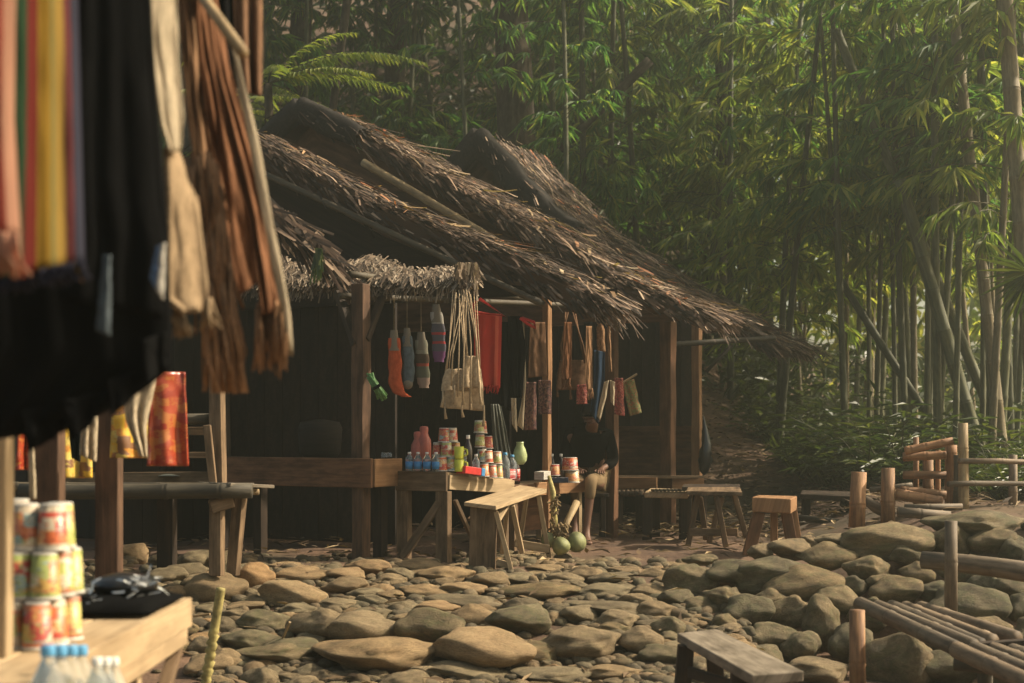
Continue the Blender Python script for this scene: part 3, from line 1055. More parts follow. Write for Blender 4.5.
# nearest stall
st1 = thing('market_stall', 'nearest thatched market stall with a low pale thatch awning and an open dark front', 'market stall', FL(0.2, -1.0, 0), 'joined thatched stalls of the hut')
rf1, pr1, lp1, at1, ap1 = roof(st1, 13.0, [(225, 127), (365, 201), (488, 248), (560, 280), (602, 304)], [(1.6, .8)], 0.5, 'thatch_dark', 0.13, 300, 60)
b = MB()
for k in (.62,):
    p0, dn, nm, _ = at1(pr1, .02, -.10)
    p1, *_ = at1(pr1, .9, -.10)
    b.bamboo(p0 - nm * (.12 + .14 * k), p1 - nm * (.12 + .14 * k), .028)
b.build('rafter', 'bam_dark', rf1, smooth=True)
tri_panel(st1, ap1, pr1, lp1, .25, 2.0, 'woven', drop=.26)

# awning in front of the gable
aw = MB()
awl = MB()
A0, A1 = P(205, 283, 11.9), P(474, 279, 10.85)
B0, B1 = P(205, 238, 12.7), P(478, 269, 11.2)
rows, rows2 = [], []
for i in range(8):
    rw = []
    for j in range(20):
        u, v = j / 19, i / 7
        v *= .66 + .8 * noise.noise((u * 7, 2.2, 0))
        q = A0.lerp(A1, u).lerp(B0.lerp(B1, u), v)
        rw.append(q + Z * (.03 * noise.noise((j * .6, i * .5, 4)) + .012 * math.sin(v * 2.6)))
    rows.append(rw)
    rows2.append([q - Z * .035 for q in rw])
aw.grid(rows)
aw.grid(rows2)
aw.grid([rows[0], rows2[0]])
aw.grid([[r[-1] for r in rows], [r[-1] for r in rows2]])
awn = aw.build('awning', 'thatch_pale', st1)
for _ in range(4200):
    u, v = U(-.01, 1.01), U(0, .95) ** 1.3
    v *= .66 + .8 * noise.noise((u * 7, 2.2, 0)) + U(-.1, .12)
    q = A0.lerp(A1, u).lerp(B0.lerp(B1, u), v) + Z * (.012 * math.sin(v * 2.6) + U(0, .028))
    q -= Z * .03 * noise.noise((u * 9, 0, 3)) * (1 - v)
    d = ((A0 - B0).normalized() + (A1 - A0).normalized() * R.gauss(-.35, .45) + Z * U(-.2, .1)).normalized()
    if U(0, 1) < .16:
        q, d = A0.lerp(A1, u) + Z * U(-.03, .02), ((A0 - B0).normalized() * .6 - Z * U(.3, 1.2) + (A1 - A0).normalized() * R.gauss(-.2, .5)).normalized()
    awl.strip(q, d, (Z + Vector((U(-.3, .3), U(-.7, -.1), 0))).normalized(), U(.06, .17), U(.008, .02), U(-.12, .05))
awl.build('thatch_layer', 'thatch_pale', awn)
# drooping corner bundle of the awning
cb = MB()
for _ in range(300):
    q = P(U(456, 477), U(262, 276), 10.8 + U(0, .15))
    cb.strip(q, (Vector((U(-.35, .45), U(-.4, .1), -1))).normalized(), Vector((U(-.5, .5), -1, .2)).normalized(), U(.05, .12), U(.007, .018), U(-.2, .2))
cb.build('thatch_tuft', 'thatch_pale', awn)
b = MB()
b.bamboo(A0 - Z * .03 + Vector((0, .22, 0)), A1 - Z * .03 + Vector((0, .22, 0)), .025)
b.build('eave_pole', 'bam_old', awn, smooth=True)
# hanging dark leaf bundle at left of the awning
cb = MB()
for _ in range(260):
    u = U(0, 1)
    q = P(262, 205, 11.3).lerp(P(330, 258, 11.1), u) + Vector((U(-.05, .05), U(-.1, .1), U(-.06, .09)))
    cb.strip(q, (Vector((.8, -.2, -.75)) + Vector((U(-.4, .4), U(-.3, .3), U(-.5, .3)))).normalized(), Vector((.2, -1, .5)).normalized(), U(.15, .4), U(.015, .04), U(-.25, .1))
cb.build('thatch_bundle', 'thatch_dark', st1)
cb = MB()
for _ in range(46):
    q = P(U(316, 322), U(248, 256), 10.75)
    cb.strip(q, (Vector((U(-.25, .2), U(-.3, .1), -1))).normalized(), Vector((U(-.5, .5), -1, .2)).normalized(), U(.1, .22), U(.01, .025), U(-.2, .2))
cb.build('leaf_tuft', 'shrub', st1)


def post(parent, px, y0, y1, Y, w, mat='wood_red', name='post', lean=0, base=None):
    m = MB()
    a = P(px, y1, Y)
    a.z = base if base is not None else ground_z(a.x, a.y) - .1
    bb = P(px + lean, y0, Y)
    m.board(a, bb, w, w, Vector((-AX.x, -AX.y, 0)), .006)
    return m.build(name, mat, parent, bevel=.006)


post(st1, 361, 284, 560, 11.0, .10, 'wood_post')
m = MB()
m.board(P(356, 345, 10.98), P(338, 292, 11.2), .06, .05)
m.board(P(366, 340, 10.98), P(384, 292, 11.2), .05, .045)
m.build('brace', 'wood_dark', st1, bevel=.004)
post(st1, 222, 250, 560, 11.7, .09, 'wood_dark')
# interior walls of the nearest stall
m = MB()
for k in range(14):
    p = FL(-.4 + .2 * k, -2.9, 0)
    m.board(p, p + Z * 2.5, .195, .03, DN)
for k in range(12):
    p = FL(-.5, -2.9 + .2 * k, 0) if k < 0 else FL(-.4, -2.9 - .2 * k, 0)
    m.board(p + AX * .6, p + AX * .6 + Z * 2.4, .195, .03, AX)
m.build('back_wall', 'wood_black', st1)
m = MB()
for k in range(9):
    p = FL(1.0, -2.8 + .2 * k, 0)
    m.board(p, p + Z * 2.4, .195, .03, AX)
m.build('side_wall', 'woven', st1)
m = MB()
m.bamboo(P(340, 296, 11.05), FL(2.4, .1, 2.02), .025)
m.bamboo(FL(-.3, -.6, 2.1), FL(2.4, -.5, 2.1), .025)
m.build('hanging_rail', 'bam_dark', st1, smooth=True)
for px in (547, 612):
    q = FL(t_of(px), 0)
    post(st1, px, 318 if px == 612 else 296, 540, q.y, .06 if px == 547 else .09, 'wood_red' if px == 612 else 'wood_orange')

# second stall
st2 = thing('market_stall', 'middle thatched stall with the tallest dark gable and a long bamboo rafter', 'market stall', FL(2.2, -1.5, 0), 'joined thatched stalls of the hut')
rf2, pr2, lp2, at2, ap2 = roof(st2, 15.0, [(300, 107), (381, 146), (468, 196), (520, 222), (604, 274), (706, 317)], [(.9, .55), (2.2, 1.35)], .85, 'thatch', 0.09, 330, 70)
m = MB()
p0, dn, nm, _ = at2(pr2, .22, -.14)
p1, *_ = at2(pr2, .74, -.14)
m.bamboo(p0 - nm * .2, p1 - nm * .22, .04)
m.build('rafter', 'bam_tan', rf2, smooth=True)
hood(rf2, at2, (pr2, lp2), (.17, .6), .06, .4, .14)
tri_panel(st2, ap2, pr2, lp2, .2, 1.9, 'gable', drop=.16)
m = MB()
for k in range(14):
    p = FL(1.8 + .2 * k, -2.9, 0)
    m.board(p, p + Z * 2.6, .195, .03, DN)
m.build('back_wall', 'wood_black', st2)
m = MB()
for k in range(8):
    p = FL(3.0, -2.7 + .2 * k, 0)
    m.board(p, p + Z * 2.4, .195, .03, AX)
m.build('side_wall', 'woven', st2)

# third stall
st3 = thing('market_stall', 'farthest thatched stall with a brown panelled wall and flared eave by the bamboo', 'market stall', FL(4.2, -1.2, 0), 'joined thatched stalls of the hut')
rf3, pr3, lp3, at3, ap3 = roof(st3, 17.5, [(479, 134), (520, 180), (562, 222), (660, 286), (776, 347)], [(.8, .75), (1.6, 1.4)], 1.25, 'thatch', 0.09, 330, 60)
hood(rf3, at3, (pr3, lp3), (.40, .8), .07, .3, .20)
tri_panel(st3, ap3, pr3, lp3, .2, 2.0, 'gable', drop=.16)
m = MB()
for k in range(5):
    a0 = Vector((ap3.x, ap3.y, 0)) + AX * .17 + DN * (-.5 + .3 * k)
    zt = ap3.z - .35 - abs(-.5 + .3 * k) * .95
    m.board(a0 + Z * 2.2, a0 + Z * zt, .03, .03)
m.build('gable_batten', 'wood_dark', st3)
for px, w in ((668, .12), (697, .085)):
    q = FL(t_of(px), 0)
    post(st3, px, 300, 525, q.y, w, 'wood_red' if px == 668 else 'wood_orange')
# wall facing the camera beyond the post, lower panel of reddish ply, upper dark
Wl, Wr = P(606, 470, 15.7), P(694, 470, 15.12)
m = MB()
m.board(Vector((Wl.x, Wl.y, 0.6)), Vector((Wr.x, Wr.y, 0.6)), .03, 0.68, Z)
m.build('lower_panel', 'wood_red', st3, bevel=.004)
m = MB()
for k in range(7):
    q = Wl.lerp(Wr, (k + .5) / 7)
    m.board(Vector((q.x, q.y, .95)), Vector((q.x, q.y, 2.3)), .135, .03, Vector((0, 1, 0)))
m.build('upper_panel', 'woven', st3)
m = MB()
m.board(Vector((Wl.x, Wl.y - .04, .96)), Vector((Wr.x, Wr.y - .04, .96)), .04, .06, Z)
m.board(Vector((Wl.x, Wl.y - .04, .3)), Vector((Wr.x, Wr.y - .04, .3)), .04, .06, Z)
m.build('rail', 'wood_red', st3, bevel=.004)
m = MB()
for k in range(10):
    p = FL(5.2, -2.6 + .2 * k, 0)
    m.board(p, p + Z * 2.3, .195, .03, AX)
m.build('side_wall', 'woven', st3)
m = MB()
for k in range(12):
    p = FL(3.6 + .2 * k, -2.7, 0)
    m.board(p, p + Z * 2.5, .195, .03, DN)
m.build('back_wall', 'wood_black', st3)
m = MB()
m.bamboo(P(664, 345, 14.6), P(775, 338, 15.0), .028)
m.board(P(706, 372, 14.9), P(732, 345, 14.9), .035, .035)
m.build('eave_bracket', 'bam_dark', st3, smooth=True)

# ------------------------------------------------------------------ counters
# dark red counter in front of the nearest post
c1 = thing('counter', 'dark red plank counter with an end coloured as lit beside the tall stall post', 'counter', P(372, 560, 10.86))
C1 = P(372, 458, 10.86)
m = MB()
l0 = C1 - DN * 1.45
m.board(l0 - Z * .11, C1 - Z * .11, .03, .215, Z)
m.build('front_board', 'wood_red', c1, bevel=.005)
m = MB()
m.board(C1 - Z * .11 + AX * .017, C1 - Z * .11 + AX * .36 + Z * .0, .03, .205, Z, taper=1)
m.build('end_board', 'wood_orange', c1, bevel=.005)  # lighter timber here paints in the sunlight on the counter end
m = MB()
for k in range(3):
    o_ = AX * (.08 + .11 * k)
    m.board(l0 + o_ - Z * .03, C1 + o_ - Z * .03 - DN * .02, .105, .025, Z)
m.build('top', 'wood_dark', c1, bevel=.003)
for k in (0.1, .9):
    m = MB()
    q = l0.lerp(C1, k) + AX * .3
    m.board(Vector((q.x, q.y, -.1)), Vector((q.x, q.y, .53)), .08, .08, AX)
    m.build('leg', 'wood_dark', c1, bevel=.004)
# drinks counter
c2 = thing('counter', 'pale box-fronted counter carrying drink bottles and stacked cups', 'counter', P(447, 560, 10.9))
C2 = P(447, 472, 10.9)
E2 = P(513, 480, 11.72)
L2p = C2 - DN * .45
m = MB()
m.board(L2p - Z * .07, C2 - Z * .07 + DN * .0, .028, .145, Z)
m.build('end_board', 'wood', c2, bevel=.004)
m = MB()
m.board(C2 - Z * .075 + AX * .016 - DN * .0, E2 - Z * .055, .028, .105, Z)
m.build('front_board', 'wood_pale', c2, bevel=.004)  # paler timber than the end board stands in for sun on this face
m = MB()
for k in range(4):
    o_ = -DN * (.06 + .11 * k)
    m.board(C2 + o_ + AX * .02 - Z * .012, E2 + o_ - Z * .005, .106, .022, Z)
m.build('top', 'wood_pale', c2, bevel=.003)
for q, w in ((C2 - DN * .05 + AX * .03, .105), (C2 - DN * .40 + AX * .03, .10), (E2 - DN * .06 - AX * .05, .07)):
    m = MB()
    m.board(Vector((q.x, q.y, -.12)), Vector((q.x, q.y, q.z - .14)), w, .06, AX)
    m.build('leg', 'wood', c2, bevel=.004)
m = MB()
m.board(P(402, 558, 11.05), P(440, 502, 10.95), .06, .03, AX)
m.build('brace', 'wood', c2, bevel=.004)
m = MB()
m.board(P(455, 500, 11.0), P(475, 545, 11.1), .04, .025)
m.board(P(470, 520, 11.1), P(500, 494, 11.4), .05, .025)
m.build('brace', 'wood', c2, bevel=.004)
# orange counter
c3 = thing('counter', 'orange board counter with soda bottles and bowl-shaped noodle cups', 'counter', FL(1.8, 0, 0))
Ta, Tb = 1.05, 2.3
m = MB()
m.board(FL(Ta, .0, .46), FL(Ta + .32, 0, .46), .028, .10, Z)
m.build('front_board', 'wood_red', c3, bevel=.004)
m = MB()
m.board(FL(Ta + .325, .01, .47), FL(Tb, .01, .47), .028, .105, Z)
m.build('front_board', 'wood_orange', c3, bevel=.004)
m = MB()
for k in range(4):
    m.board(FL(Ta, -.07 - .11 * k, .50), FL(Tb, -.07 - .11 * k, .50), .106, .022, Z)
m.build('top', 'wood', c3, bevel=.003)
for t, o_ in ((1.15, -.06), (1.72, -.05), (2.22, -.05), (2.2, -.42)):
    m = MB()
    m.board(FL(t, o_, -.12), FL(t, o_, .42), .05, .05, AX)
    m.build('leg', 'wood_pale' if t > 1.5 else 'wood', c3, bevel=.004)
m = MB()
m.board(FL(1.2, -.25, .02), FL(1.2, -.25, .4), .4, .02, AX)
m.board(FL(1.3, -.3, .25), FL(2.1, -.3, .25), .02, .3, Z)
m.build('back_panel', 'wood_red', c3)
# long board bench in front of the far stall
c4 = thing('counter', 'low orange plank shelf on bamboo joists in front of the brown panelled wall', 'counter', P(650, 535, 13.6))
m = MB()
m.board(P(617, 483, 13.9), P(657, 483, 13.7), .03, .10, Z)
m.board(P(672, 484, 14.3), P(704, 484, 14.3), .03, .10, Z)
m.build('front_board', 'wood_orange', c4, bevel=.004)
m = MB()
for k in range(4):
    m.board(P(612, 477, 14.0 + .16 * k), P(704, 477, 14.4 + .16 * k), .15, .025, Z)
m.build('top', 'wood', c4, bevel=.003)
m = MB()
for k in range(6):
    q = P(618 + 4.5 * k, 493, 13.86 - k * .02)
    m.bamboo(q, q + Vector((.1, .9, 0)), .024)
m.build('joist', 'bam_old', c4, smooth=True)
for px, Y in ((616, 14.2), (643, 13.7), (700, 14.6)):
    m = MB()
    q = P(px, 495, Y)
    m.board(Vector((q.x, q.y, -.1)), q, .11, .09, AX)
    m.build('leg', 'wood_dark', c4, bevel=.004)

# ------------------------------------------------------------------ benches
def plank(m, tl, tr, br, bl, t):
    """plank top from its four upper corners"""
    n = len(m.V)
    ou, ov = U(0, 20), U(0, 20)
    L, W = (br - tr).length, (tr - tl).length
    q = [tl, tr, br, bl] + [v - Z * t for v in (tl, tr, br, bl)]
    m.V.extend(q)
    uv = [(ou, ov), (ou, ov + W), (ou + L, ov + W), (ou + L, ov)]
    m.face((n, n + 1, n + 2, n + 3)[::-1], tuple(uv[::-1]))
    m.face((n + 4, n + 5, n + 6, n + 7), tuple(uv))
    for a, b_ in ((0, 1), (1, 2), (2, 3), (3, 0)):
        m.face((n + a, n + b_, n + b_ + 4, n + a + 4), (uv[a], uv[b_], (uv[b_][0] + .03, uv[b_][1] + .03), (uv[a][0] + .03, uv[a][1] + .03)))


bn = thing('bench', 'pale plank bench on splayed legs with a solid dark end board near the coconuts', 'bench', P(482, 572, 10.3))
m = MB()
NL, NR, FR, FLc = P(464, 502, 10.32), P(496, 506, 10.2), P(547, 489, 11.4), P(520, 485, 11.5)
plank(m, NL, NR, FR, FLc, .028)
m.build('seat', 'wood_pale', bn, bevel=.004)
m = MB()
ea, eb = P(484, 506, 10.33), P(482, 576, 10.35)
m.board(eb, ea, .19, .03, Vector((-.25, -1, 0)))
m.build('end_board', 'wood', bn, bevel=.004)
for (x0, y0, Y0, x1, y1, Y1) in ((496, 512, 10.3, 512, 574, 10.25), (512, 505, 10.65, 522, 552, 10.8), (538, 493, 11.35, 550, 562, 11.3), (507, 507, 10.8, 502, 552, 11.0), (527, 492, 11.5, 519, 548, 11.6)):
    m = MB()
    m.board(P(x1, y1, Y1), P(x0, y0, Y0), .055, .035, Vector((1, 0, 0)))
    m.build('leg', 'wood_pale', bn, bevel=.004)
m = MB()
m.board(P(497, 562, 10.3), P(512, 566, 10.3), .02, .045, Z)
m.build('stretcher', 'wood_pale', bn, bevel=.003)
m = MB()
m.board(P(515, 543, 11.25), P(549, 549, 11.25), .02, .06, Z)
m.build('stretcher', 'wood_pale', bn, bevel=.003)
m = MB()
m.board(P(498, 520, 10.4), P(507, 505, 10.6), .04, .02)
m.build('brace', 'wood_pale', bn, bevel=.003)

bn = thing('bench', 'low grey plank bench in the foreground with short stub legs, in front of the boulders', 'bench', P(740, 690, 6.7))
m = MB()
plank(m, P(677, 633, 7.25), P(717, 629, 7.35), P(804, 671, 6.1), P(752, 675, 6.05), .045)
m.build('seat', 'wood_grey', bn, bevel=.006)
for (x0, y0, Y0, x1) in ((686, 645, 7.1, 678), (714, 650, 7.1, 720), (740, 672, 6.35, 734), (782, 672, 6.35, 790)):
    m = MB()
    a0 = P(x0, y0, Y0)
    m.board(Vector((P(x1, y0, Y0).x, Y0, -.52)), a0, .075, .06, Vector((0, 1, 0)))
    m.build('leg', 'wood_dark', bn, bevel=.005)
m = MB()
m.board(P(690, 672, 7.0), P(745, 690, 6.4), .03, .05)
m.build('stretcher', 'wood_dark', bn, bevel=.004)

bn = thing('stool', 'narrow stool with a pale woven edge seat and thick dark legs by the far stall', 'stool', P(665, 535, 13.0))
m = MB()
plank(m, P(644, 492, 13.0), P(688, 493, 12.95), P(690, 489, 13.5), P(650, 488, 13.55), .05)
m.build('seat', 'wood_pale', bn, bevel=.012)
m = MB()
for k in range(9):
    m.tube([P(652 + 3.8 * k, 490, 13.1), P(654 + 3.8 * k, 490.5, 12.955)], .012, 6)
m.build('lashing', 'bam_dark', bn)
for x0, Y0 in ((647, 13.05), (684, 13.05), (655, 13.5), (686, 13.5)):
    m = MB()
    q = P(x0, 497, Y0)
    m.board(Vector((q.x, q.y, -.08)), q, .085, .075, Vector((0, 1, 0)))
    m.build('leg', 'wood_dark', bn, bevel=.005)

bn = thing('trestle_bench', 'brown trestle bench with two A-shaped leg frames left of the block stool', 'bench', P(715, 545, 12.0))
m = MB()
plank(m, P(686, 491, 11.9), P(742, 492, 11.8), P(740, 487, 12.35), P(688, 487, 12.4), .03)
m.build('seat', 'wood', bn, bevel=.004)
for (x0, y0, x1, y1, Y0) in ((698, 494, 688, 546, 12.1), (716, 494, 726, 547, 11.9), (734, 494, 747, 540, 12.0), (722, 497, 709, 543, 12.3), (700, 497, 706, 540, 12.4)):
    m = MB()
    m.board(P(x1, y1, Y0), P(x0, y0, Y0), .06, .04, Vector((1, 0, 0)))
    m.build('leg', 'wood', bn, bevel=.004)
m = MB()
m.board(P(690, 532, 12.05), P(738, 532, 11.95), .03, .06, Z)
m.build('stretcher', 'wood', bn, bevel=.004)
m = MB()
plank(m, P(682, 487, 12.6), P(738, 487, 12.7), P(740, 484, 13.2), P(684, 484, 13.1), .03)
m.build('shelf', 'wood_dark', bn)

bn = thing('block_stool', 'short red-brown block stool on splayed plank legs beside the boulder wall', 'stool', P(770, 555, 11.3))
m = MB()
plank(m, P(752, 497, 11.2), P(791, 499, 11.15), P(797, 496, 11.7), P(758, 495, 11.75), .11)
m.build('seat', 'wood_orange', bn, bevel=.008)
for (x0, y0, x1, y1, Y0, w) in ((759, 512, 748, 556, 11.25, .09), (774, 512, 774, 545, 11.4, .05), (786, 512, 792, 545, 11.3, .08), (793, 508, 798, 540, 11.65, .05)):
    m = MB()
    m.board(P(x1, y1, Y0), P(x0, y0, Y0), w, .05, Vector((0, 1, 0)))
    m.build('leg', 'wood_red' if w > .06 else 'wood_orange', bn, bevel=.005)

# low dark bench at the bamboo edge
bn = thing('bench', 'low dark slab bench under the shrubs left of the cut bamboo posts', 'bench', P(835, 530, 13.2))
m = MB()
plank(m, P(800, 494, 13.2), P(868, 497, 13.0), P(868, 492, 13.6), P(802, 490, 13.7), .045)
m.build('seat', 'wood_dark', bn, bevel=.006)
for x0 in (806, 845, 862):
    m = MB()
    q = P(x0, 499, 13.3)
    m.board(Vector((q.x, q.y, ground_z(q.x, q.y) - .05)), q, .07, .07, Vector((0, 1, 0)))
    m.build('leg', 'wood_dark', bn, bevel=.005)
m = MB()
m.bamboo(P(800, 518, 13.0), P(872, 526, 12.6), .03)
m.build('ground_rail', 'bam_dark', bn, smooth=True)

# bamboo platform at left
pl = thing('bamboo_platform', 'dark bamboo slat platform on crooked wooden legs at left of the red counter', 'platform', P(150, 555, 9.9))
m = MB()
for k in range(9):
    m.bamboo(P(-30, 487, 9.55 + .11 * k), P(246 + U(-3, 10), 487.5, 9.55 + .11 * k), .034)
m.build('bamboo_deck', 'bam_dark', pl, smooth=True)
m = MB()
m.bamboo(P(20, 492, 9.42), P(252, 491, 9.42), .052)
m.build('front_pole', 'bam_dark', pl, smooth=True)
m = MB()
m.board(P(214, 484, 9.5), P(258, 486, 9.75), .35, .022, Z)
m.build('end_plank', 'wood_grey', pl, bevel=.004)
m = MB()
for k in range(3):
    q = P(250 + 4.5 * k, 492, 9.5 + .12 * k)
    m.bamboo(q - Vector((.5, 0, 0)), q, .022)
m.build('joist', 'bam_tan', pl, smooth=True)
for (x0, x1, Y0, w, mt) in ((217, 217, 9.5, .085, 'wood'), (240, 233, 9.75, .075, 'wood'), (167, 167, 10.2, .13, 'wood_dark'), (60, 60, 9.6, .1, 'wood_dark')):
    m = MB()
    a0, b0 = P(x1, 560, Y0), P(x0, 497, Y0)
    m.board(a0 - Z * .1, b0, w, .06, Vector((-.4, -1, 0)), .002)
    m.build('leg', mt, pl, bevel=.005)
m = MB()
m.board(P(210, 507, 9.45), P(233, 500, 9.5), .05, .09, Z)
m.build('bracket', 'wood', pl, bevel=.01)
m = MB()
m.board(P(219, 484, 9.8), P(217, 375, 9.8), .09, .07, Vector((-.4, -1, 0)), .003)
m.build('upright', 'wood', pl, bevel=.006)
m = MB()
m.board(P(213, 484, 9.7), P(207, 425, 9.7), .05, .04, Vector((0, 1, 0)))
m.build('upright', 'wood', pl, bevel=.006)
m = MB()
m.bamboo(P(60, 420, 9.9), P(212, 419, 9.85), .04)
m.build('back_rail', 'bam_dark', pl, smooth=True)
m = MB()
m.board(P(60, 432, 9.95), P(210, 431, 9.95), .03, .055, Z)
m.board(P(60, 455, 9.95), P(210, 455, 9.95), .03, .04, Z)
m.board(P(60, 478, 9.95), P(212, 477, 9.8), .04, .07, Z)
m.build('shelf', 'wood', pl, bevel=.003)
w_ = MB()
rows = []
for i in range(5):
    rows.append([P(158 + 22 * j / 8, 476 - 3 * math.sin(math.pi * j / 8) * (i / 4), 9.75 + .03 * i) for j in range(9)])
w_.grid(rows)
tag(w_.build('plastic_bag', 'film', loc=P(168, 476, 9.8), smooth=True, solid=.004), 'crumpled clear bag lying on the shelf behind the bamboo platform', 'bag')

# ------------------------------------------------------------------ fence and bamboo on the right
fn = thing('bamboo_gate', 'stacked brown bamboo gate of thick horizontal poles by the tall tan post', 'gate', P(925, 512, 11.8))
for (x0, y0, x1, y1, r_, Y0) in ((905, 451, 953, 441, .034, 11.7), (903, 457, 946, 455, .036, 11.85), (903, 475, 946, 475, .034, 11.85), (900, 490, 946, 495, .036, 11.75), (896, 494, 942, 502, .046, 11.6)):
    m = MB()
    m.bamboo(P(x0, y0, Y0), P(x1, y1, Y0 - .05), r_, .13)
    m.build('pole', 'bam_red', fn, smooth=True)
for (x0, y0, y1, r_, Y0) in ((916, 437, 500, .024, 12.0), (928, 455, 500, .045, 12.05), (938, 450, 500, .022, 12.1), (951, 445, 512, .05, 11.85)):
    m = MB()
    m.bamboo(P(x0, y1 + 8, Y0), P(x0, y0, Y0), r_, .3)
    m.build('upright', 'bam_red', fn, smooth=True)

fn = thing('rail_fence', 'two-rail dark bamboo fence running to the right from the tall tan post', 'fence', P(990, 512, 11.8))
m = MB()
m.bamboo(P(964, 515, 11.6), P(963, 423, 11.6), .04, .4)
m.build('post', 'bam_tan', fn, smooth=True)
for px, y0, Y0 in ((1013, 455, 12.2), (958, 455, 11.75)):
    m = MB()
    m.bamboo(P(px, 518, Y0), P(px, y0, Y0), .036, .4)
    m.build('post', 'bam_dark' if px < 1000 else 'bam_old', fn, smooth=True)
for (x0, y0, x1, y1, Y0, r_) in ((959, 461, 1060, 464, 11.55, .022), (948, 484, 1060, 485, 11.5, .022), (950, 509, 1060, 508, 11.6, .018)):
    m = MB()
    m.bamboo(P(x0, y0, Y0), P(x1, y1, Y0 + .3), r_, .5, sag=-.01)
    m.build('rail', 'bam_old', fn, smooth=True)

for (px, py, y1, Y0, r_, ln, lab) in ((859, 472, 540, 11.6, .064, -3, 'reddish cut bamboo post, the left and slimmer of the two stumps, leaning slightly'),
                                      (888, 468, 535, 11.6, .056, 0, 'orange cut bamboo post standing straight between the leaning post and the gate')):
    m = MB()
    m.bamboo(P(px + ln, y1, Y0), P(px, py, Y0), r_, .42)
    tag(m.build('bamboo_post', 'bam_red', loc=P(px, y1, Y0), smooth=True), lab, 'post')
m = MB()
m.tube([P(866, 500, 11.9), P(875, 507, 11.8), P(884, 511, 11.7), P(892, 509, 11.9)], [.035, .045, .05, .03], 10)
tag(m.build('bent_log', 'bam_old', loc=P(878, 510, 11.8), smooth=True), 'bent grey log lying between the two cut bamboo posts', 'log')
for (x0, y0, x1, y1, Y0, r_, lab) in ((905, 508, 962, 507, 11.2, .03, 'thin bamboo pole lying on the ground below the gate'), (898, 512, 950, 516, 11.0, .04, 'dark thick log lying below the bamboo gate'),
                                      (870, 490, 912, 485, 12.6, .025, 'dark pole lying behind the cut bamboo posts')):
    m = MB()
    m.bamboo(P(x0, y0, Y0), P(x1, y1, Y0), r_)
    tag(m.build('pole', 'bam_old', loc=P(x0, y0, Y0), smooth=True), lab, 'pole')
m = MB()
m.tube([P(922, 560, 8.45), P(960, 563, 8.35), P(1000, 568, 8.2), P(1060, 577, 8.0)], [.05, .052, .055, .06], 14)
tag(m.build('log_rail', 'bam_old', loc=P(990, 565, 8.3), smooth=True), 'thick pinkish grey log lying level across the boulders at right', 'log')
m = MB()
m.bamboo(P(951, 640, 8.15), P(951, 521, 8.15), .036, .5)
tag(m.build('bamboo_stake', 'bam_old', loc=P(951, 640, 8.15), smooth=True), 'thin dark bamboo stake standing in front of the boulder wall', 'stake')
m = MB()
m.bamboo(P(858, 720, 7.5), P(857, 610, 7.5), .042, .6)
tag(m.build('bamboo_stump', 'bam_red', loc=P(858, 720, 7.5), smooth=True), 'brown bamboo stump supporting the end of the sloping bamboo bench', 'post')
bb = thing('bamboo_bench', 'bench of weathered parallel bamboo culms in the bottom right corner', 'bench', P(960, 690, 7))
for (x0, y0, Y0, x1, y1, Y1) in ((860, 604, 8.0, 955, 648, 6.9), (878, 607, 8.05, 973, 646, 6.95), (892, 607, 8.12, 980, 645, 7.0), (906, 608, 8.2, 992, 641, 7.1), (921, 608, 8.25, 1016, 638, 7.2),
                                 (957, 650, 6.85, 1045, 690, 5.9), (975, 650, 6.9, 1060, 686, 5.95), (993, 650, 6.95, 1075, 682, 6.05), (1008, 650, 7.0, 1090, 680, 6.1)):
    m = MB()
    m.bamboo(P(x0, y0, Y0), P(x1, y1, Y1), .04, .45)
    m.build('culm', 'bam_old', bb, smooth=True)
m = MB()
m.board(P(972, 646, 6.95), P(1060, 640, 7.0), .06, .03, Z)
m.build('cross_slat', 'wood_dark', bb, bevel=.003)
for px, Y0, y0 in ((985, 7.0, 665), (1040, 6.5, 690)):
    m = MB()
    q = P(px, y0, Y0)
    m.tube([Vector((q.x, q.y, -.55)), q], .035, 10)
    m.build('leg', 'bam_dark', bb, smooth=True)
m = MB()
m.tube([P(955, 663, 6.9), P(1040, 672, 6.7)], .035, 10)
m.build('bearer', 'bam_dark', bb, smooth=True)
# yellow stick
m = MB()
pts, rs = [], []
for k in range(40):
    f = k / 39
    q = P(203 + 18 * f, 700 - 112 * f, 7.2)
    bumpy = .006 * math.sin(k * 2.1) if f < .62 else 0
    pts.append(q + Vector((bumpy, 0, 0)))
    rs.append(.020 + (.006 * abs(math.sin(k * 1.35)) if f < .62 else .002))
m.tube(pts, rs, 10)
tag(m.build('crooked_stick', 'jerky', loc=P(205, 690, 7.2), smooth=True), 'knobbly yellow stick standing upright in the stones near the display table', 'stick')
for (x0, y0, x1, y1) in ((547, 640, 562, 668), (163, 620, 210, 614), (282, 640, 290, 622)):
    m = MB()
    Y0 = yray(x0, y0) - .25
    m.tube([P(x0, y0, Y0), P(x1, y1, Y0 - .1)], .008, 6)
    tag(m.build('twig', 'bam_tan', loc=P(x0, y0, Y0)), {547: 'pale broken twig leaning on a stone near the picture bottom', 163: 'straight brown twig lying behind the yellow stick', 282: 'short pale twig standing between two stones'}[x0], 'twig')

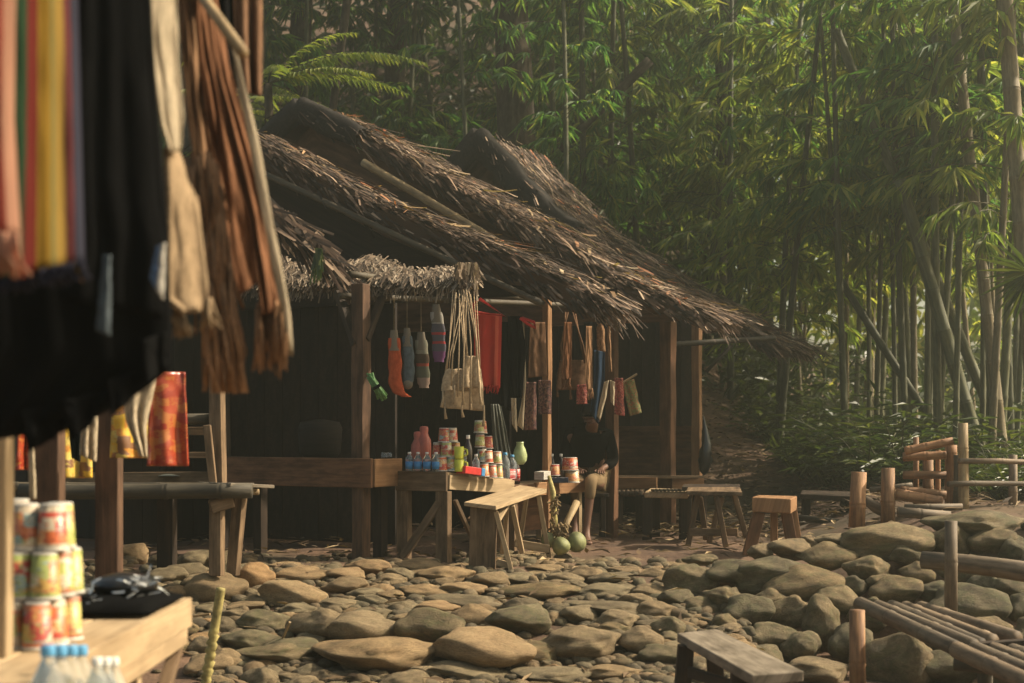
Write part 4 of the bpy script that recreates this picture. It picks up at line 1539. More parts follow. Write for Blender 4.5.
# ------------------------------------------------------------------ coconuts
for i, (cx, cy, w, h, Y0, lab) in enumerate(((548, 540, 17, 17, 11.35, 'half-hidden pale coconut behind the other two'), (561, 546, 20, 20, 11.05, 'dark green coconut lying in front beside the bench leg'), (576.5, 542, 21, 21, 11.15, 'yellow-green coconut, rightmost of the three by the bare foot'))):
    m = MB()
    c = P(cx, cy, Y0)
    r_ = w / F * Y0 / 2 * .9
    rows = []
    for a in range(15):
        th = math.pi * a / 14
        rows.append([Vector((r_ * 1.02 * math.sin(th) * (1 + .05 * math.cos(3 * j * math.pi / 9)) * math.cos(j * math.pi / 9), r_ * 1.02 * math.sin(th) * (1 + .05 * math.cos(3 * j * math.pi / 9)) * math.sin(j * math.pi / 9), r_ * 1.15 * math.cos(th))) for j in range(18)])
    rot = Matrix.Rotation(.5 + i, 3, 'X') @ Matrix.Rotation(i * 2.0, 3, 'Z')
    rows = [[c + rot @ v for v in rw] for rw in rows]
    m.grid(rows, True, lambda i, j: (j / 18, i / 14))
    tag(m.build('coconut', 'coconut', loc=c, smooth=True), lab, 'coconut', 'coconuts below the orange counter')
# fruit stalks
st = thing('coconut_stalk', 'bare yellow fruit stalk with knobbly spikelets leaning on the orange counter', 'stalk', P(553, 545, 11.3))
m = MB()
m.tube([P(556, 545, 11.4), P(554, 515, 11.4), P(553, 492, 11.4), P(549, 476, 11.45)], [.03, .026, .022, .014], 8)
m.build('stem', 'jerky', st, smooth=True)
m = MB()
for k in range(60):
    q = P(U(550, 557), U(497, 548), 11.36 + U(-.04, .04))
    m.tube([q, q + Vector((U(-.04, .04), U(-.04, 0), U(-.03, .05)))], [.01, .006], 5)
m.build('spikelets', 'rope', st)
st = thing('coconut_stalk', 'pale cut palm stalk leaning behind the coconuts toward the seated person', 'stalk', P(566, 545, 11.3))
m = MB()
m.tube([P(562, 543, 11.3), P(567, 522, 11.4), P(577, 502, 11.5)], [.022, .026, .03], 8)
m.build('stem', 'bam_tan', st, smooth=True)
m = MB()
for k in range(40):
    q = P(U(558, 568), U(522, 543), 11.3 + U(-.04, .04))
    m.tube([q, q + Vector((U(-.04, .04), U(-.04, 0), U(-.03, .05)))], [.01, .006], 5)
m.build('spikelets', 'rope', st)


# ------------------------------------------------------------------ packaged goods
def cup_proto(name, label, cat, mat, h, rt, rb, group):
    """paper cup standing upside down: narrow end up, white rim below"""
    t = thing(name, label, cat, (0, 0, 0), group)
    m = MB()
    m.lathe((0, 0, 0), [(rb, h * .07), (rb * .99, h * .1), (rt, h * .95)], 24)
    m.build('sleeve', mat, t, smooth=True)
    m = MB()
    m.lathe((0, 0, 0), [(rb * .98, 0), (rb * 1.07, h * .01), (rb * 1.07, h * .06), (rb * .98, h * .08)], 24)
    m.build('rim', 'white', t, smooth=True)
    m = MB()
    m.lathe((0, 0, 0), [(rt * .99, h * .94), (rt * 1.0, h * .97), (rt * .9, h), (rt * .1, h * .985)], 24)
    m.build('cup_base', 'white', t, smooth=True)
    return t


cpA = cup_proto('noodle_cup', 'x', 'cup', 'cup_mix', .108, .029, .035, 'paper cups on the display table')
cpB = cup_proto('noodle_cup', 'x', 'cup', 'cup_green', .108, .029, .035, 'paper cups on the display table')
cpC = cup_proto('noodle_cup', 'x', 'cup', 'cup_orange', .108, .029, .035, 'paper cups on the display table')
TX, TZ = -0.975, 0.452
n = 0
words = {0: 'bottom', 1: 'second', 2: 'top'}
used_first = {}
for lay, items in ((0, [(0, 0), (1, 0), (0, 1), (1, 1), (0, 2), (1, 2), (2, 0)]), (1, [(0.1, .35), (1.05, .4), (.1, 1.4), (1.05, 1.35), (1.0, 2.1)]), (2, [(.25, .7), (1.2, .75), (1.1, 1.6)])):
    for (i, j) in items:
        pos = Vector((-1.145 + .066 * i + .012 * j * (1 if lay < 2 else .5), 3.42 + .075 * j - .01 * i, TZ + .110 * lay))
        if lay == 0 and i == 2:
            pos = Vector((-1.21, 3.40, TZ))
        pr, cw = (cpC, 'orange') if (i > .9 and j < 1 and lay == 2) or (lay == 0 and j == 1) else ((cpB, 'lime') if (j >= 1.3 and i > .9) else (cpA, 'multicoloured'))
        lab = f"{cw} printed paper cup in the {words[lay]} layer of the cup pile, {'front' if j < .9 else ('middle' if j < 1.5 else 'rear')} {'outer' if i > .9 else 'inner'} side"
        if pr.name not in used_first:
            used_first[pr.name] = 1
            pr.location, pr.rotation_euler = pos, (0, 0, U(0, 6))
            pr['label'] = lab
        else:
            dup(pr, pos, U(0, 6), lab)
dup(cpA, Vector((-1.222, 3.702, TZ)), 2.0, 'lowest paper cup of the single column behind the nearest stall post')
dup(cpB, Vector((-1.219, 3.699, TZ + .11)), 4.0, 'middle paper cup of the single column behind the nearest stall post')
dup(cpC, Vector((-1.22, 3.7, TZ + .22)), 1.0, 'topmost red and white paper cup of the single column behind the nearest stall post')


def bottle(name, label, loc, h, r_, body, cap, labelmat=None, group=None, lz=(.3, .6), cat='bottle'):
    t = thing(name, label, cat, loc, group)
    L = Vector(loc)
    m = MB()
    m.lathe(L, [(r_ * .85, 0), (r_, h * .03), (r_ * .97, h * .12), (r_, h * .2), (r_ * .97, h * .3), (r_, h * .6), (r_ * .9, h * .68), (r_ * .5, h * .82), (r_ * .36, h * .87), (r_ * .36, h * .92)], 18)
    m.build('body', body, t, smooth=True)
    m = MB()
    m.lathe(L, [(r_ * .42, h * .9), (r_ * .44, h * .91), (r_ * .43, h * .99), (r_ * .38, h)], 14)
    m.build('cap', cap, t, smooth=True)
    if labelmat:
        m = MB()
        m.lathe(L, [(r_ * 1.015, h * lz[0]), (r_ * 1.02, h * lz[1])], 18)
        m.build('wrapper', labelmat, t, smooth=True)
    return t


for i, (px, Y0) in enumerate(((48, 2.95), (60, 3.06), (71, 3.17), (81, 3.27))):
    q = P(px, 650, Y0)
    bottle('water_bottle', ('blue-capped clear bottle, %s of the row beside the display table' % ('nearest', 'second from the front', 'third from the front', 'farthest')[i]), (q.x, q.y, q.z - .205), .215, .034, 'clear', 'bluecap', 'bluelabel' if i == 0 else None, 'bottles beside the display table', (.35, .55))
for i, (px, Y0) in enumerate(((97, 3.05), (106, 3.12), (114, 3.2))):
    q = P(px, 660, Y0)
    bottle('water_bottle', 'small clear bottle with white cap, %s of three beside the blue-capped bottles' % ('nearest', 'middle', 'farthest')[i], (q.x, q.y, q.z - .165), .17, .026, 'clear', 'whitecap', None, 'bottles beside the display table')

# display table in the left foreground
dt = thing('display_table', 'pale new timber display table in the left foreground holding the cup pile', 'table', (TX, 3.6, -.47))
m = MB()
for k in range(5):
    m.board(Vector((TX - .06 - .13 * k, 2.2, TZ - .012)), Vector((TX - .06 - .13 * k, 4.42, TZ - .012)), .126, .022, Z)
m.build('top', 'wood_pale', dt, bevel=.003)
m = MB()
m.board(Vector((TX + .015, 2.2, TZ - .04)), Vector((TX + .015, 4.44, TZ - .04)), .026, .085, Z)
m.build('side_board', 'wood_pale', dt, bevel=.003)
m = MB()
m.board(Vector((TX + .012, 2.2, TZ - .115)), Vector((TX + .012, 4.40, TZ - .105)), .024, .05, Z)
m.build('lower_board', 'wood_pale', dt, bevel=.003)
m = MB()
m.board(Vector((TX - .65, 4.43, TZ - .04)), Vector((TX + .0, 4.43, TZ - .04)), .024, .085, Z)
m.build('end_board', 'wood_pale', dt, bevel=.003)
for x_, y_ in ((TX - .03, 3.95), (TX - .6, 4.35), (TX - .03, 2.4), (TX - .6, 2.4)):
    m = MB()
    m.board(Vector((x_, y_, -.5)), Vector((x_, y_, TZ - .05)), .05, .045, Vector((0, 1, 0)))
    m.build('leg', 'wood_pale', dt, bevel=.003)
m = MB()
m.board(Vector((TX - .01, 3.95, .02)), Vector((TX - .01, 4.4, TZ - .14)), .035, .03)
m.build('brace', 'wood', dt, bevel=.003)
m = MB()
m.board(Vector((TX + .14, 2.3, .258)), Vector((TX + .14, 3.5, .258)), .24, .024, Z)
m.board(Vector((TX + .04, 2.6, .2)), Vector((TX + .24, 2.6, .2)), .04, .08, Z)
m.board(Vector((TX + .04, 3.3, .2)), Vector((TX + .24, 3.3, .2)), .04, .08, Z)
m.build('side_shelf', 'wood_pale', dt, bevel=.003)
# folded black cloths with foil packs on the table end
m = MB()
rows = []
for i in range(9):
    rows.append([Vector((TX - .34 + .36 * j / 10, 3.95 + .42 * i / 8, TZ + .012 + .022 * (1 + noise.noise((i * .8, j * .6, 2))) * (1 if 0 < i < 8 and 0 < j < 10 else .1))) for j in range(11)])
m.grid(rows)
tag(m.build('black_sheet', 'black', loc=(TX - .2, 4.1, TZ), smooth=True, solid=.006), 'black cloth spread over the far end of the display table', 'cloth')
for i, (dx, dy, dz) in enumerate(((-.26, 4.1, .055), (-.12, 4.25, .06))):
    m = MB()
    rows = []
    for a in range(9):
        rows.append([Vector((TX + dx + .09 * math.cos(2 * math.pi * j / 14) * math.sin(math.pi * a / 8) * (1 + .3 * noise.noise((a, j, i))), dy + .1 * math.sin(2 * math.pi * j / 14) * math.sin(math.pi * a / 8), TZ + dz + .035 * math.cos(math.pi * a / 8) * (1 + .5 * noise.noise((a * 2, j, i + 5))))) for j in range(14)])
    m.grid(rows, True)
    tag(m.build('black_bundle', 'blackplastic', loc=(TX + dx, dy, TZ + dz), smooth=True), ('crumpled black bundle behind the cup pile on the table', 'crumpled black bundle at the far end of the table')[i], 'bundle')
    m = MB()
    for k in range(26):
        q = Vector((TX + dx + .05 + U(-.05, .06), dy - .06 + U(-.05, .04), TZ + dz + U(-.03, .03)))
        m.strip(q, Vector((U(-1, 1), U(-1, 1), U(-.3, .5))).normalized(), Vector((U(-.5, .5), -1, 1)).normalized(), U(.02, .04), U(.005, .012), U(-.5, .5))
    tag(m.build('foil_packet', 'foil', loc=(TX + dx, dy, TZ + dz)), ('silver foil packets heaped in front of the bundle behind the cups', 'silver foil packets poking out of the far bundle')[i], 'packets')

# foreground stall frame (posts and rail above the frame)
fs = thing('stall_frame', 'timber post frame of the foreground stall hung with cloths', 'stall frame', (-1.2, 4, -.47))
for (px, Y0, w, mt) in ((-2, 3.3, .055, 'wood_pale'), (48, 5.6, .105, 'wood_post'), (109, 6.4, .10, 'wood_post')):
    m = MB()
    q = P(px, 500, Y0)
    m.board(Vector((q.x, q.y, -.55)), Vector((q.x, q.y, 2.6)), w, w * .9, Vector((0, 1, 0)), .002)
    m.build('post', mt, fs, bevel=.005)
m = MB()
m.bamboo(Vector((-1.5, 1.6, 2.32)), Vector((-.95, 4.4, 2.32)), .03)
m.bamboo(Vector((-1.9, 2.3, 2.05)), Vector((-.55, 2.3, 2.05)), .025)
m.bamboo(Vector((-1.9, 3.2, 2.10)), Vector((-.4, 3.2, 2.10)), .025)
m.build('rail', 'bam_tan', fs, smooth=True)
m = MB()
q0, q1 = P(196, -12, 3.4), P(243, 53, 3.15)
m.tube([q0, q1], [.012, .013], 10)
tag(m.build('hanger_stick', 'bam_tan', loc=q0, smooth=True), 'short pale bamboo stick poking out beyond the brown fringed scarf', 'stick')


# ------------------------------------------------------------------ cloth
def interp(pts, v):
    n = len(pts) - 1
    lens = [max(1e-6, math.hypot(pts[i + 1][0] - pts[i][0], pts[i + 1][1] - pts[i][1])) for i in range(n)]
    d = v * sum(lens)
    for i in range(n):
        if d <= lens[i] or i == n - 1:
            f = d / lens[i]
            return pts[i][0] + (pts[i + 1][0] - pts[i][0]) * f, pts[i][1] + (pts[i + 1][1] - pts[i][1]) * f
        d -= lens[i]


def drape(m, Lp, Rp, Y, folds=3, amp=.02, nu=24, nv=26, turn=0.0, ph=0.0, wob=.006):
    """cloth hanging between a left and a right outline; folds run down it; turn swings the right edge away"""
    rows = []
    for i in range(nv + 1):
        v = i / nv
        a, b_ = interp(Lp, v), interp(Rp, v)
        row = []
        for j in range(nu + 1):
            u = j / nu
            yy = Y + turn * (u - .5) + amp * (.35 + .65 * v) * math.sin(2 * math.pi * folds * u + ph + .6 * math.sin(3 * v)) + wob * noise.noise((u * 5, v * 5, ph + Y))
            q = P(a[0] + (b_[0] - a[0]) * u, a[1] + (b_[1] - a[1]) * u, yy)
            row.append(q)
        rows.append(row)
    m.grid(rows, False, lambda i, j: (j / nu, i / nv))
    return m


def fringe(m, pts, Y, L, n, r_=.004, strands=4):
    for k in range(n):
        x, y = interp(pts, (k + .5) / n)
        for s in range(strands):
            a = P(x + U(-1.2, 1.2), y - 2, Y + U(-.01, .01))
            l = L * U(.75, 1.1)
            m.tube([a, a + Vector((U(-.01, .01), 0, -l * .5)), a + Vector((U(-.025, .025), U(-.01, .01), -l))], [r_, r_ * .9, r_ * .6], 5)


def cloth(name, lab, cat, mat, Lp, Rp, Y, folds=3, amp=.02, turn=0.0, fr=None, frmat=None, th=.004, group=None, nu=24, nv=26, ph=0.0):
    c = P((Lp[0][0] + Rp[0][0]) / 2, Lp[0][1], Y)
    m = drape(MB(), Lp, Rp, Y, folds, amp, nu, nv, turn, ph)
    if fr:
        t = thing(name, lab, cat, c, group)
        m.build('fabric', mat, t, smooth=True, solid=th)
        f = MB()
        fringe(f, [Lp[-1], Rp[-1]], Y, *fr)
        f.build('fringe', frmat or mat, t, smooth=True)
        return t
    return tag(m.build(name, mat, loc=c, smooth=True, solid=th), lab, cat, group)


# big foreground cloths
cloth('shawl', 'salmon and red striped shawl at the left picture edge with a frilled end', 'shawl', 'salmon', [(-60, -40), (-60, 228)], [(16, -40), (13, 120), (20, 236)], 2.16, 2, .006, .07, (.06, 14, .004, 4))
cloth('shawl', 'green, red and yellow striped shawl hanging in the foreground', 'shawl', 'stripes', [(10, -40), (8, 120), (2, 278)], [(76, -40), (80, 120), (84, 262)], 2.38, 3, .006, .12, (.03, 20, .003, 3))
m = thing('garment', 'large black garment hanging in the left foreground, hiding the stall behind it', 'clothing', P(100, -20, 2.75))
drape(MB(), [(-90, -60), (-90, 300), (-80, 446)], [(148, -60), (156, 90), (168, 238), (171, 330), (171, 368), (140, 392), (96, 416), (60, 432)], 2.75, 5, .006, 40, 60, .1).build('fabric', 'black', m, smooth=True, solid=.006)
for q_, (Lh, Rh, Yh) in enumerate((([(108, 380), (112, 416)], [(136, 372), (131, 400)], 2.76), ([(64, 400), (70, 440)], [(100, 392), (92, 424)], 2.74), ([(20, 410), (28, 452)], [(62, 400), (56, 437)], 2.77), ([(142, 340), (146, 384)], [(172, 330), (168, 366)], 2.78))):
    drape(MB(), Lh, Rh, Yh, 1.5, .008, 14, 14, .06, q_).build('hem', 'black', m, smooth=True, solid=.006)
drape(MB(), [(72, -40), (70, 230), (60, 300)], [(140, -40), (156, 200), (166, 255), (162, 320)], 2.70, 3, .005, 24, 30, .06, 1.0).build('sleeve', 'black', m, smooth=True, solid=.006)
cloth('garment', 'dark teal garment hanging below the black one', 'clothing', 'teal', [(95, 230), (90, 300), (-20, 420)], [(166, 230), (170, 320), (118, 398), (30, 436)], 2.95, 4, .03, .1)
cloth('ribbon', 'faded blue strap hanging against the black garment', 'strap', 'sock_grey', [(104, 255), (96, 330)], [(110, 255), (110, 336)], 2.62, 1, .004)
cloth('cloth_tag', 'blue and white fabric tag at the edge of the black garment', 'tag', mat_cloth('blue_white', (1, 1, 1), stripes=[(0, (.12, .18, .28)), (.55, (.45, .42, .36))]), [(157, 247), (150, 278)], [(165, 243), (163, 300)], 2.66, 1, .004)
# cream strip and crochet bag
cloth('scarf', 'cream knotted scarf hanging between the black garment and brown scarf', 'scarf', 'cream', [(149, -40), (152, 60), (161, 120), (170, 152)], [(176, -40), (178, 60), (184, 118), (180, 152)], 2.92, 1.5, .006, .06, None)
cb = thing('crochet_bag', 'tan crochet shoulder bag with two tassels under the cream scarf', 'bag', P(186, 160, 3.1))
drape(MB(), [(166, 148), (168, 200), (166, 300), (182, 312)], [(176, 150), (196, 200), (208, 290), (206, 312)], 2.96, 1.5, .005, 18, 26, .07).build('body', 'crochet', cb, smooth=True, solid=.012)
for (x0, y0) in ((178, 308), (208, 300)):
    m = MB()
    fringe(m, [(x0 - 2, y0), (x0 + 3, y0)], 2.95, .06, 3, .004, 5)
    m.build('tassel', 'crochet', cb, smooth=True)
# brown fringed scarf: several woven lengths
sc = thing('scarf', 'long rust brown woven scarf with stringy fringe catching the sun', 'scarf', P(225, 0, 3.2))
for (Lp, Rp, dy, mt) in (([(176, -40), (186, 100), (204, 240), (208, 330)], [(194, -40), (204, 100), (226, 240), (238, 335)], 0.0, 'tanyarn'),
                         ([(190, -40), (200, 60), (222, 220), (232, 300)], [(212, -40), (226, 60), (252, 160), (276, 270)], .05, 'rust'),
                         ([(202, -40), (216, 80), (250, 220), (262, 315)], [(209, -40), (232, 80), (268, 200), (284, 310)], -.03, 'rust')):
    drape(MB(), Lp, Rp, 3.45 + dy, 1.2, .0035, 24, 60, .07, U(0, 5), .035).build('length', mt, sc, smooth=True, solid=.004)
m = MB()
for k in range(300):
    f = U(0, 1)
    x0, y0 = 196 + 34 * f, U(150, 330)
    a = P(x0 + (y0 - 250) * .12, y0, 3.42 + U(-.03, .03))
    l = min(U(.1, .3), (392 - y0) / F * 3.45)
    m.tube([a, a + Vector((U(.0, .015), 0, -l * .5)), a + Vector((U(.0, .035), U(-.01, .01), -l))], [.0035, .0035, .002], 5)
for k in range(70):
    a = P(U(256, 288), U(300, 318), 3.43 + U(-.03, .03))
    l = U(.08, .15)
    m.tube([a, a + Vector((U(-.005, .01), 0, -l * .5)), a + Vector((U(-.01, .015), 0, -l))], [.004, .004, .002], 5)
m.build('fringe', 'tanyarn', sc, smooth=True)
m = MB()
drape(m, [(229, 30), (252, 160), (280, 300)], [(232, 30), (262, 160), (290, 318), (292, 356)], 3.38, 1, .003, 6, 30, .01)
m.build('lit_edge', 'cream', sc, smooth=True, solid=.006)  # cream strip added to imitate sunlight along the scarf's right edge
cloth('hanging_cloth', 'dark brown cloth strip hanging beyond the bamboo stick', 'cloth', 'brownbag', [(232, -40), (236, 60), (240, 92)], [(262, -40), (262, 50), (261, 96)], 3.9, 2, .02, .05)
cloth('hanging_cloth', 'black cloth hanging beside the dark brown strip', 'cloth', 'black', [(214, -40), (222, 88)], [(240, -40), (244, 88)], 4.0, 2, .02, .05)
# sachet strips behind the foreground stall
for i, (x0, y0, x1, y1, Y0, mt, lab) in enumerate(((150, 372, 188, 466, 5.6, 'snack_red', 'strip of glossy red snack sachets hanging from the stall'), (112, 400, 150, 458, 6.0, 'snack_yellow', 'strip of yellow sachets behind the white cloth end'),
                                                   (60, 405, 92, 478, 6.1, 'snack_yellow', 'strip of orange and yellow sachets between two stall posts'), (18, 420, 34, 470, 6.2, 'snack_red', 'red and yellow sachets beside the nearest post'))):
    m = MB()
    drape(m, [(x0, y0), (x0 - 2, y1)], [(x1 - 3, y0), (x1, y1)], Y0, 1.5, .02, 16, 30, .08, i)
    tag(m.build('snack_strip', mt, loc=P(x0, y0, Y0), smooth=True, solid=.01), lab, 'snacks', 'strips of snack sachets')
cloth('scarf_end', 'white cloth end hanging in front of the red sachets', 'cloth', 'cream', [(122, 385), (126, 420), (140, 456)], [(158, 372), (146, 425), (147, 458)], 4.9, 2, .015, .05)
cloth('scarf_end', 'narrow white cloth end against the dark stall post', 'cloth', 'cream', [(82, 420), (80, 455)], [(98, 416), (96, 462)], 5.2, 2, .01, .03)
cloth('scarf_end', 'thin cream cloth end hanging at the far left', 'cloth', 'cream', [(28, 440), (30, 498)], [(34, 440), (36, 500)], 4.6, 1, .006)
cloth('garment', 'dark teal garment hanging behind the two dark posts', 'clothing', 'teal', [(66, 400), (72, 458)], [(84, 400), (80, 462)], 5.9, 2, .02)

# ------------------------------------------------------------------ goods hanging in the stall
def hang_line(parent, px, py, Y, ytop):
    m = MB()
    m.tube([P(px, py, Y), P(px, ytop, Y)], .002, 5)
    m.build('string', 'rope', parent)


def sock(name, lab, mat, toe, pts, w, Y, top='sock_pale'):
    """folded sock in a clear sleeve, hung by its cuff"""
    t = thing(name, lab, 'socks', P(pts[0][0], pts[0][1], Y), 'socks hung in clear sleeves')
    m = MB()
    P3 = [P(x, y, Y) for x, y in pts]
    n = len(P3)
    rows = []
    for i in range(21):
        x, y = interp(pts, i / 20)
        ww = w * .95 * (.85 + .15 * min(1, i / 5)) * (1 if i < 19 else .7) * (1 + .08 * math.sin(i))
        rows.append([P(x + ww * math.cos(a * math.pi / 6), y, Y + .018 * math.sin(a * math.pi / 6)) for a in range(12)])
    m.grid(rows, True, lambda i, j: (j / 12, i / 20))
    m.build('sock', mat, t, smooth=True)
    m = MB()
    rows = []
    for i in range(6):
        x, y = interp(pts, i / 20 * 1.2 * .5)
        rows.append([P(x + w * (.5 + .35 * i / 5) * math.cos(a * math.pi / 6), y - 8 + i * 2.2, Y + .02 * math.sin(a * math.pi / 6)) for a in range(12)])
    m.grid(rows, True)
    m.build('cuff', top, t, smooth=True)
    if toe:
        m = MB()
        q = P(pts[-1][0], pts[-1][1] - 2, Y)
        rows = []
        for a in range(8):
            th = math.pi * a / 7
            rows.append([q + Vector((.036 * math.sin(th) * math.cos(b_ * .63), .025 * math.sin(th) * math.sin(b_ * .63), .04 * math.cos(th))) for b_ in range(10)])
        m.grid(rows, True)
        m.build('toe', toe, t, smooth=True)
    hang_line(t, pts[0][0], pts[0][1] - 4, Y, 296)
    return t


sock('sock_pair', 'bright orange sock with a curled toe hung left of the grey socks', 'sock_orange', None, [(394, 338), (395, 360), (395, 382), (399, 393), (407, 397)], 7, 10.9)
sock('sock_pair', 'blue-grey sock with a pale toe hung between orange and olive socks', 'sock_grey', 'sock_pale', [(407, 336), (408, 350), (409, 370), (408, 386)], 6, 10.93)
sock('sock_pair', 'olive patterned sock with a red band right of the blue-grey sock', 'sock_olive', None, [(421, 340), (422, 355), (423, 375), (424, 388)], 7, 10.97)
sock('sock_pair', 'purple-grey sock with red stripes, hung highest of the socks', 'sock_stripe', None, [(436, 312), (438, 325), (439, 345), (439, 362)], 7, 10.95)
gb = thing('green_bundle', 'slanting bundle of green stems tied at the tall stall post', 'bundle', P(376, 386, 10.85))
m = MB()
for k in range(16):
    a, b_ = P(370 + U(-3, 4), 375 + U(-3, 2), 10.85 + U(-.03, .03)), P(383 + U(-5, 5), 399 + U(-4, 2), 10.85 + U(-.03, .03))
    m.tube([a, a.lerp(b_, .5), b_], [.008, .012, .009], 6)
m.build('stems', 'greenbundle', gb, smooth=True)
m = MB()
m.tube([P(373, 389, 10.81), P(380, 385, 10.81)], .012, 6)
m.build('band', 'black', gb)

# canvas bags
def tote(lab, x0, x1, yt, yb, Y, strap_top, skew=0, mat='canvas', sw=.0048, nstr=2, tass=True, name='canvas_bag', group='natural canvas bags hung in a bunch'):
    t = thing(name, lab, 'bag', P((x0 + x1) / 2, yt, Y), group)
    drape(MB(), [(x0 + 4, yt), (x0 + 1, yt + (yb - yt) * .5), (x0, yb)], [(x1 - 3, yt - skew), (x1 - 1, yt + (yb - yt) * .5), (x1, yb + skew)], Y, 1.5, .015, 18, 18, .03, U(0, 6)).build('body', mat, t, smooth=True, solid=.03)
    m = MB()
    for k in range(nstr):
        for sx in (x0 + 5, x1 - 4):
            top = P(strap_top[0] + (sx - (x0 + x1) / 2) * .3 + (k - .5) * 2.5, strap_top[1], Y + U(-.02, .02))
            m.tube([P(sx + U(-2, 2), yt + 3, Y - .015), P(sx + U(-2, 2), yt - 8, Y - .012).lerp(top, .15), top], [sw, sw * .85, sw * .8], 6)
    m.build('straps', mat, t, smooth=True)
    if tass:
        m = MB()
        for sx, sy in ((x0 + 1, yb), (x0 + (x1 - x0) * .45, yb), (x1, yb + skew)):
            a = P(sx, sy - 6, Y - .02)
            l = U(.1, .18)
            m.tube([a, a - Z * l * .6, a - Z * l + Vector((U(-.01, .01), 0, 0))], [.007, .008, .013], 7)
        m.build('tassels', mat, t, smooth=True)
    return t


tote('largest canvas bag of the bunch, hanging lowest at the back right', 444, 484, 372, 408, 10.95, (470, 290), 3)
tote('wide canvas bag with flap hanging at front left of the bunch', 442, 470, 369, 391, 10.82, (457, 290), 0)
tote('slim canvas bag with pale tasselled straps on the right of the bunch', 462, 480, 356, 388, 10.78, (466, 290), 0)
m = MB()
for k in range(5):
    bx = 453 + k * 6 + U(-1, 1)
    a = P(463 + (bx - 465) * .6, U(290, 296), 10.72 + U(-.03, .04))
    m.tube([a, P(bx, 345, 10.7 + U(-.02, .03)), P(bx + U(-3, 3), U(385, 402), 10.7)], [.004, .005, .006], 6)
tag(m.build('cord_bundle', 'canvas', loc=P(462, 292, 10.72), smooth=True), 'bunch of loose knotted cords hanging in front of the canvas bags', 'cords')

# hangers
def hanger(lab, pts, mat, Y):
    m = MB()
    m.tube([P(x, y, Y) for x, y in pts], .012, 8)
    return tag(m.build('clothes_hanger', mat, loc=P(pts[0][0], pts[0][1], Y), smooth=True), lab, 'hanger', 'red clothes hangers')


hanger('red plastic hanger holding the red woven cloth', [(474, 303), (480, 299), (505, 316), (474, 312), (474, 303)], 'redplastic', 11.2)
hanger('small red plastic hanger holding the black garment', [(520, 318), (528, 324), (536, 328), (534, 322), (522, 318)], 'redplastic', 11.4)
cloth('woven_cloth', 'red woven cloth with fringed end on a red hanger', 'cloth', 'red', [(474, 312), (474, 386)], [(502, 314), (500, 388)], 11.25, 2, .015, .08, (.06, 9, .005, 3))
cloth('garment', 'black shirt on a red hanger beside the red woven cloth', 'clothing', 'black', [(508, 316), (507, 360), (509, 398)], [(521, 316), (526, 350), (522, 398)], 11.45, 2, .03, .08)
cloth('cloth_strip', 'white cloth strip hanging down beside the black shirt', 'cloth', 'cream', [(521, 320), (522, 400), (517, 425)], [(524, 322), (526, 380), (523, 430)], 11.5, 1, .008)
cloth('patterned_pouch', 'dark patterned pouch left of the thin post', 'pouch', 'patch_brown', [(526, 382), (525, 430)], [(536, 382), (536, 430)], 11.8, 1, .01, 0, None, None, .02, 'patterned pouches')
cloth('patterned_pouch', 'orange patterned pouch hanging against the thin post', 'pouch', 'patch_brown', [(538, 380), (539, 414)], [(551, 380), (551, 414)], 11.9, 1, .01, 0, None, None, .02, 'patterned pouches')
cloth('cloth_strip', 'striped white and brown tassel cloth below the black shirt', 'cloth', 'cream', [(511, 398), (512, 424)], [(516, 398), (517, 432)], 11.35, 1, .008)
tote('brown cloth bag on a long tan strap behind the thin post', 556, 588, 360, 390, 12.2, (570, 312), 0, 'brownbag', .009, 2, True, 'cloth_bag', 'brown bag')
cloth('cloth_strip', 'dark blue cloth rolled and hung right of the brown bag', 'cloth', 'darkblue', [(594, 350), (594, 380), (590, 412)], [(605, 350), (604, 385), (598, 424)], 12.3, 1.5, .02, .05)
cloth('cloth_strip', 'tan cloth roll hanging above the dark blue cloth', 'cloth', 'tanyarn', [(597, 318), (598, 350)], [(603, 318), (605, 352)], 12.25, 1, .01, 0, None, None, .02)
cloth('cloth_strip', 'thin tan strap hanging right of the dark blue cloth', 'cloth', 'tanyarn', [(607, 326), (609, 372)], [(610, 326), (612, 372)], 12.35, 1, .006)
cloth('cloth_strip', 'white cloth end curling below the dark blue cloth', 'cloth', 'cream', [(604, 382), (600, 402), (597, 416)], [(609, 380), (606, 398), (600, 420)], 12.2, 1, .01)
cloth('cloth_strip', 'short white tassel cloth beside the red pouch', 'cloth', 'cream', [(610, 380), (611, 402)], [(615, 382), (614, 406)], 12.3, 1, .01)
cloth('patterned_pouch', 'red patterned pouch hanging at the right end of the goods', 'pouch', 'patch_red', [(614, 378), (615, 414)], [(623, 378), (624, 416)], 12.6, 1, .01, 0, None, None, .02, 'patterned pouches')
cloth('patterned_pouch', 'green patterned pouch tilted at the far right of the goods', 'pouch', 'patch_green', [(622, 382), (630, 416)], [(634, 379), (641, 413)], 12.65, 1, .01, 0, None, None, .02, 'patterned pouches')
m = MB()
m.tube([P(622, 383, 12.6), P(637, 374, 12.6)], .009, 6)
tag(m.build('wooden_peg', 'bam_tan', loc=P(625, 380, 12.6)), 'small pale peg holding the green patterned pouch', 'peg')
cloth('garment', 'dark brown garment hanging deep behind the brown bag', 'clothing', 'brownbag', [(530, 322), (528, 378)], [(545, 322), (547, 376)], 12.0, 2, .005, .05)
cloth('garment', 'black garment hanging between the red cloth and the black shirt', 'clothing', 'black', [(500, 322), (499, 405)], [(511, 322), (512, 412)], 11.6, 2, .005, .05)
cloth('garment', 'dark garment hanging behind the tan strap near the red pouch', 'clothing', 'black', [(584, 322), (582, 400)], [(600, 322), (598, 408)], 12.5, 2, .005, .05)
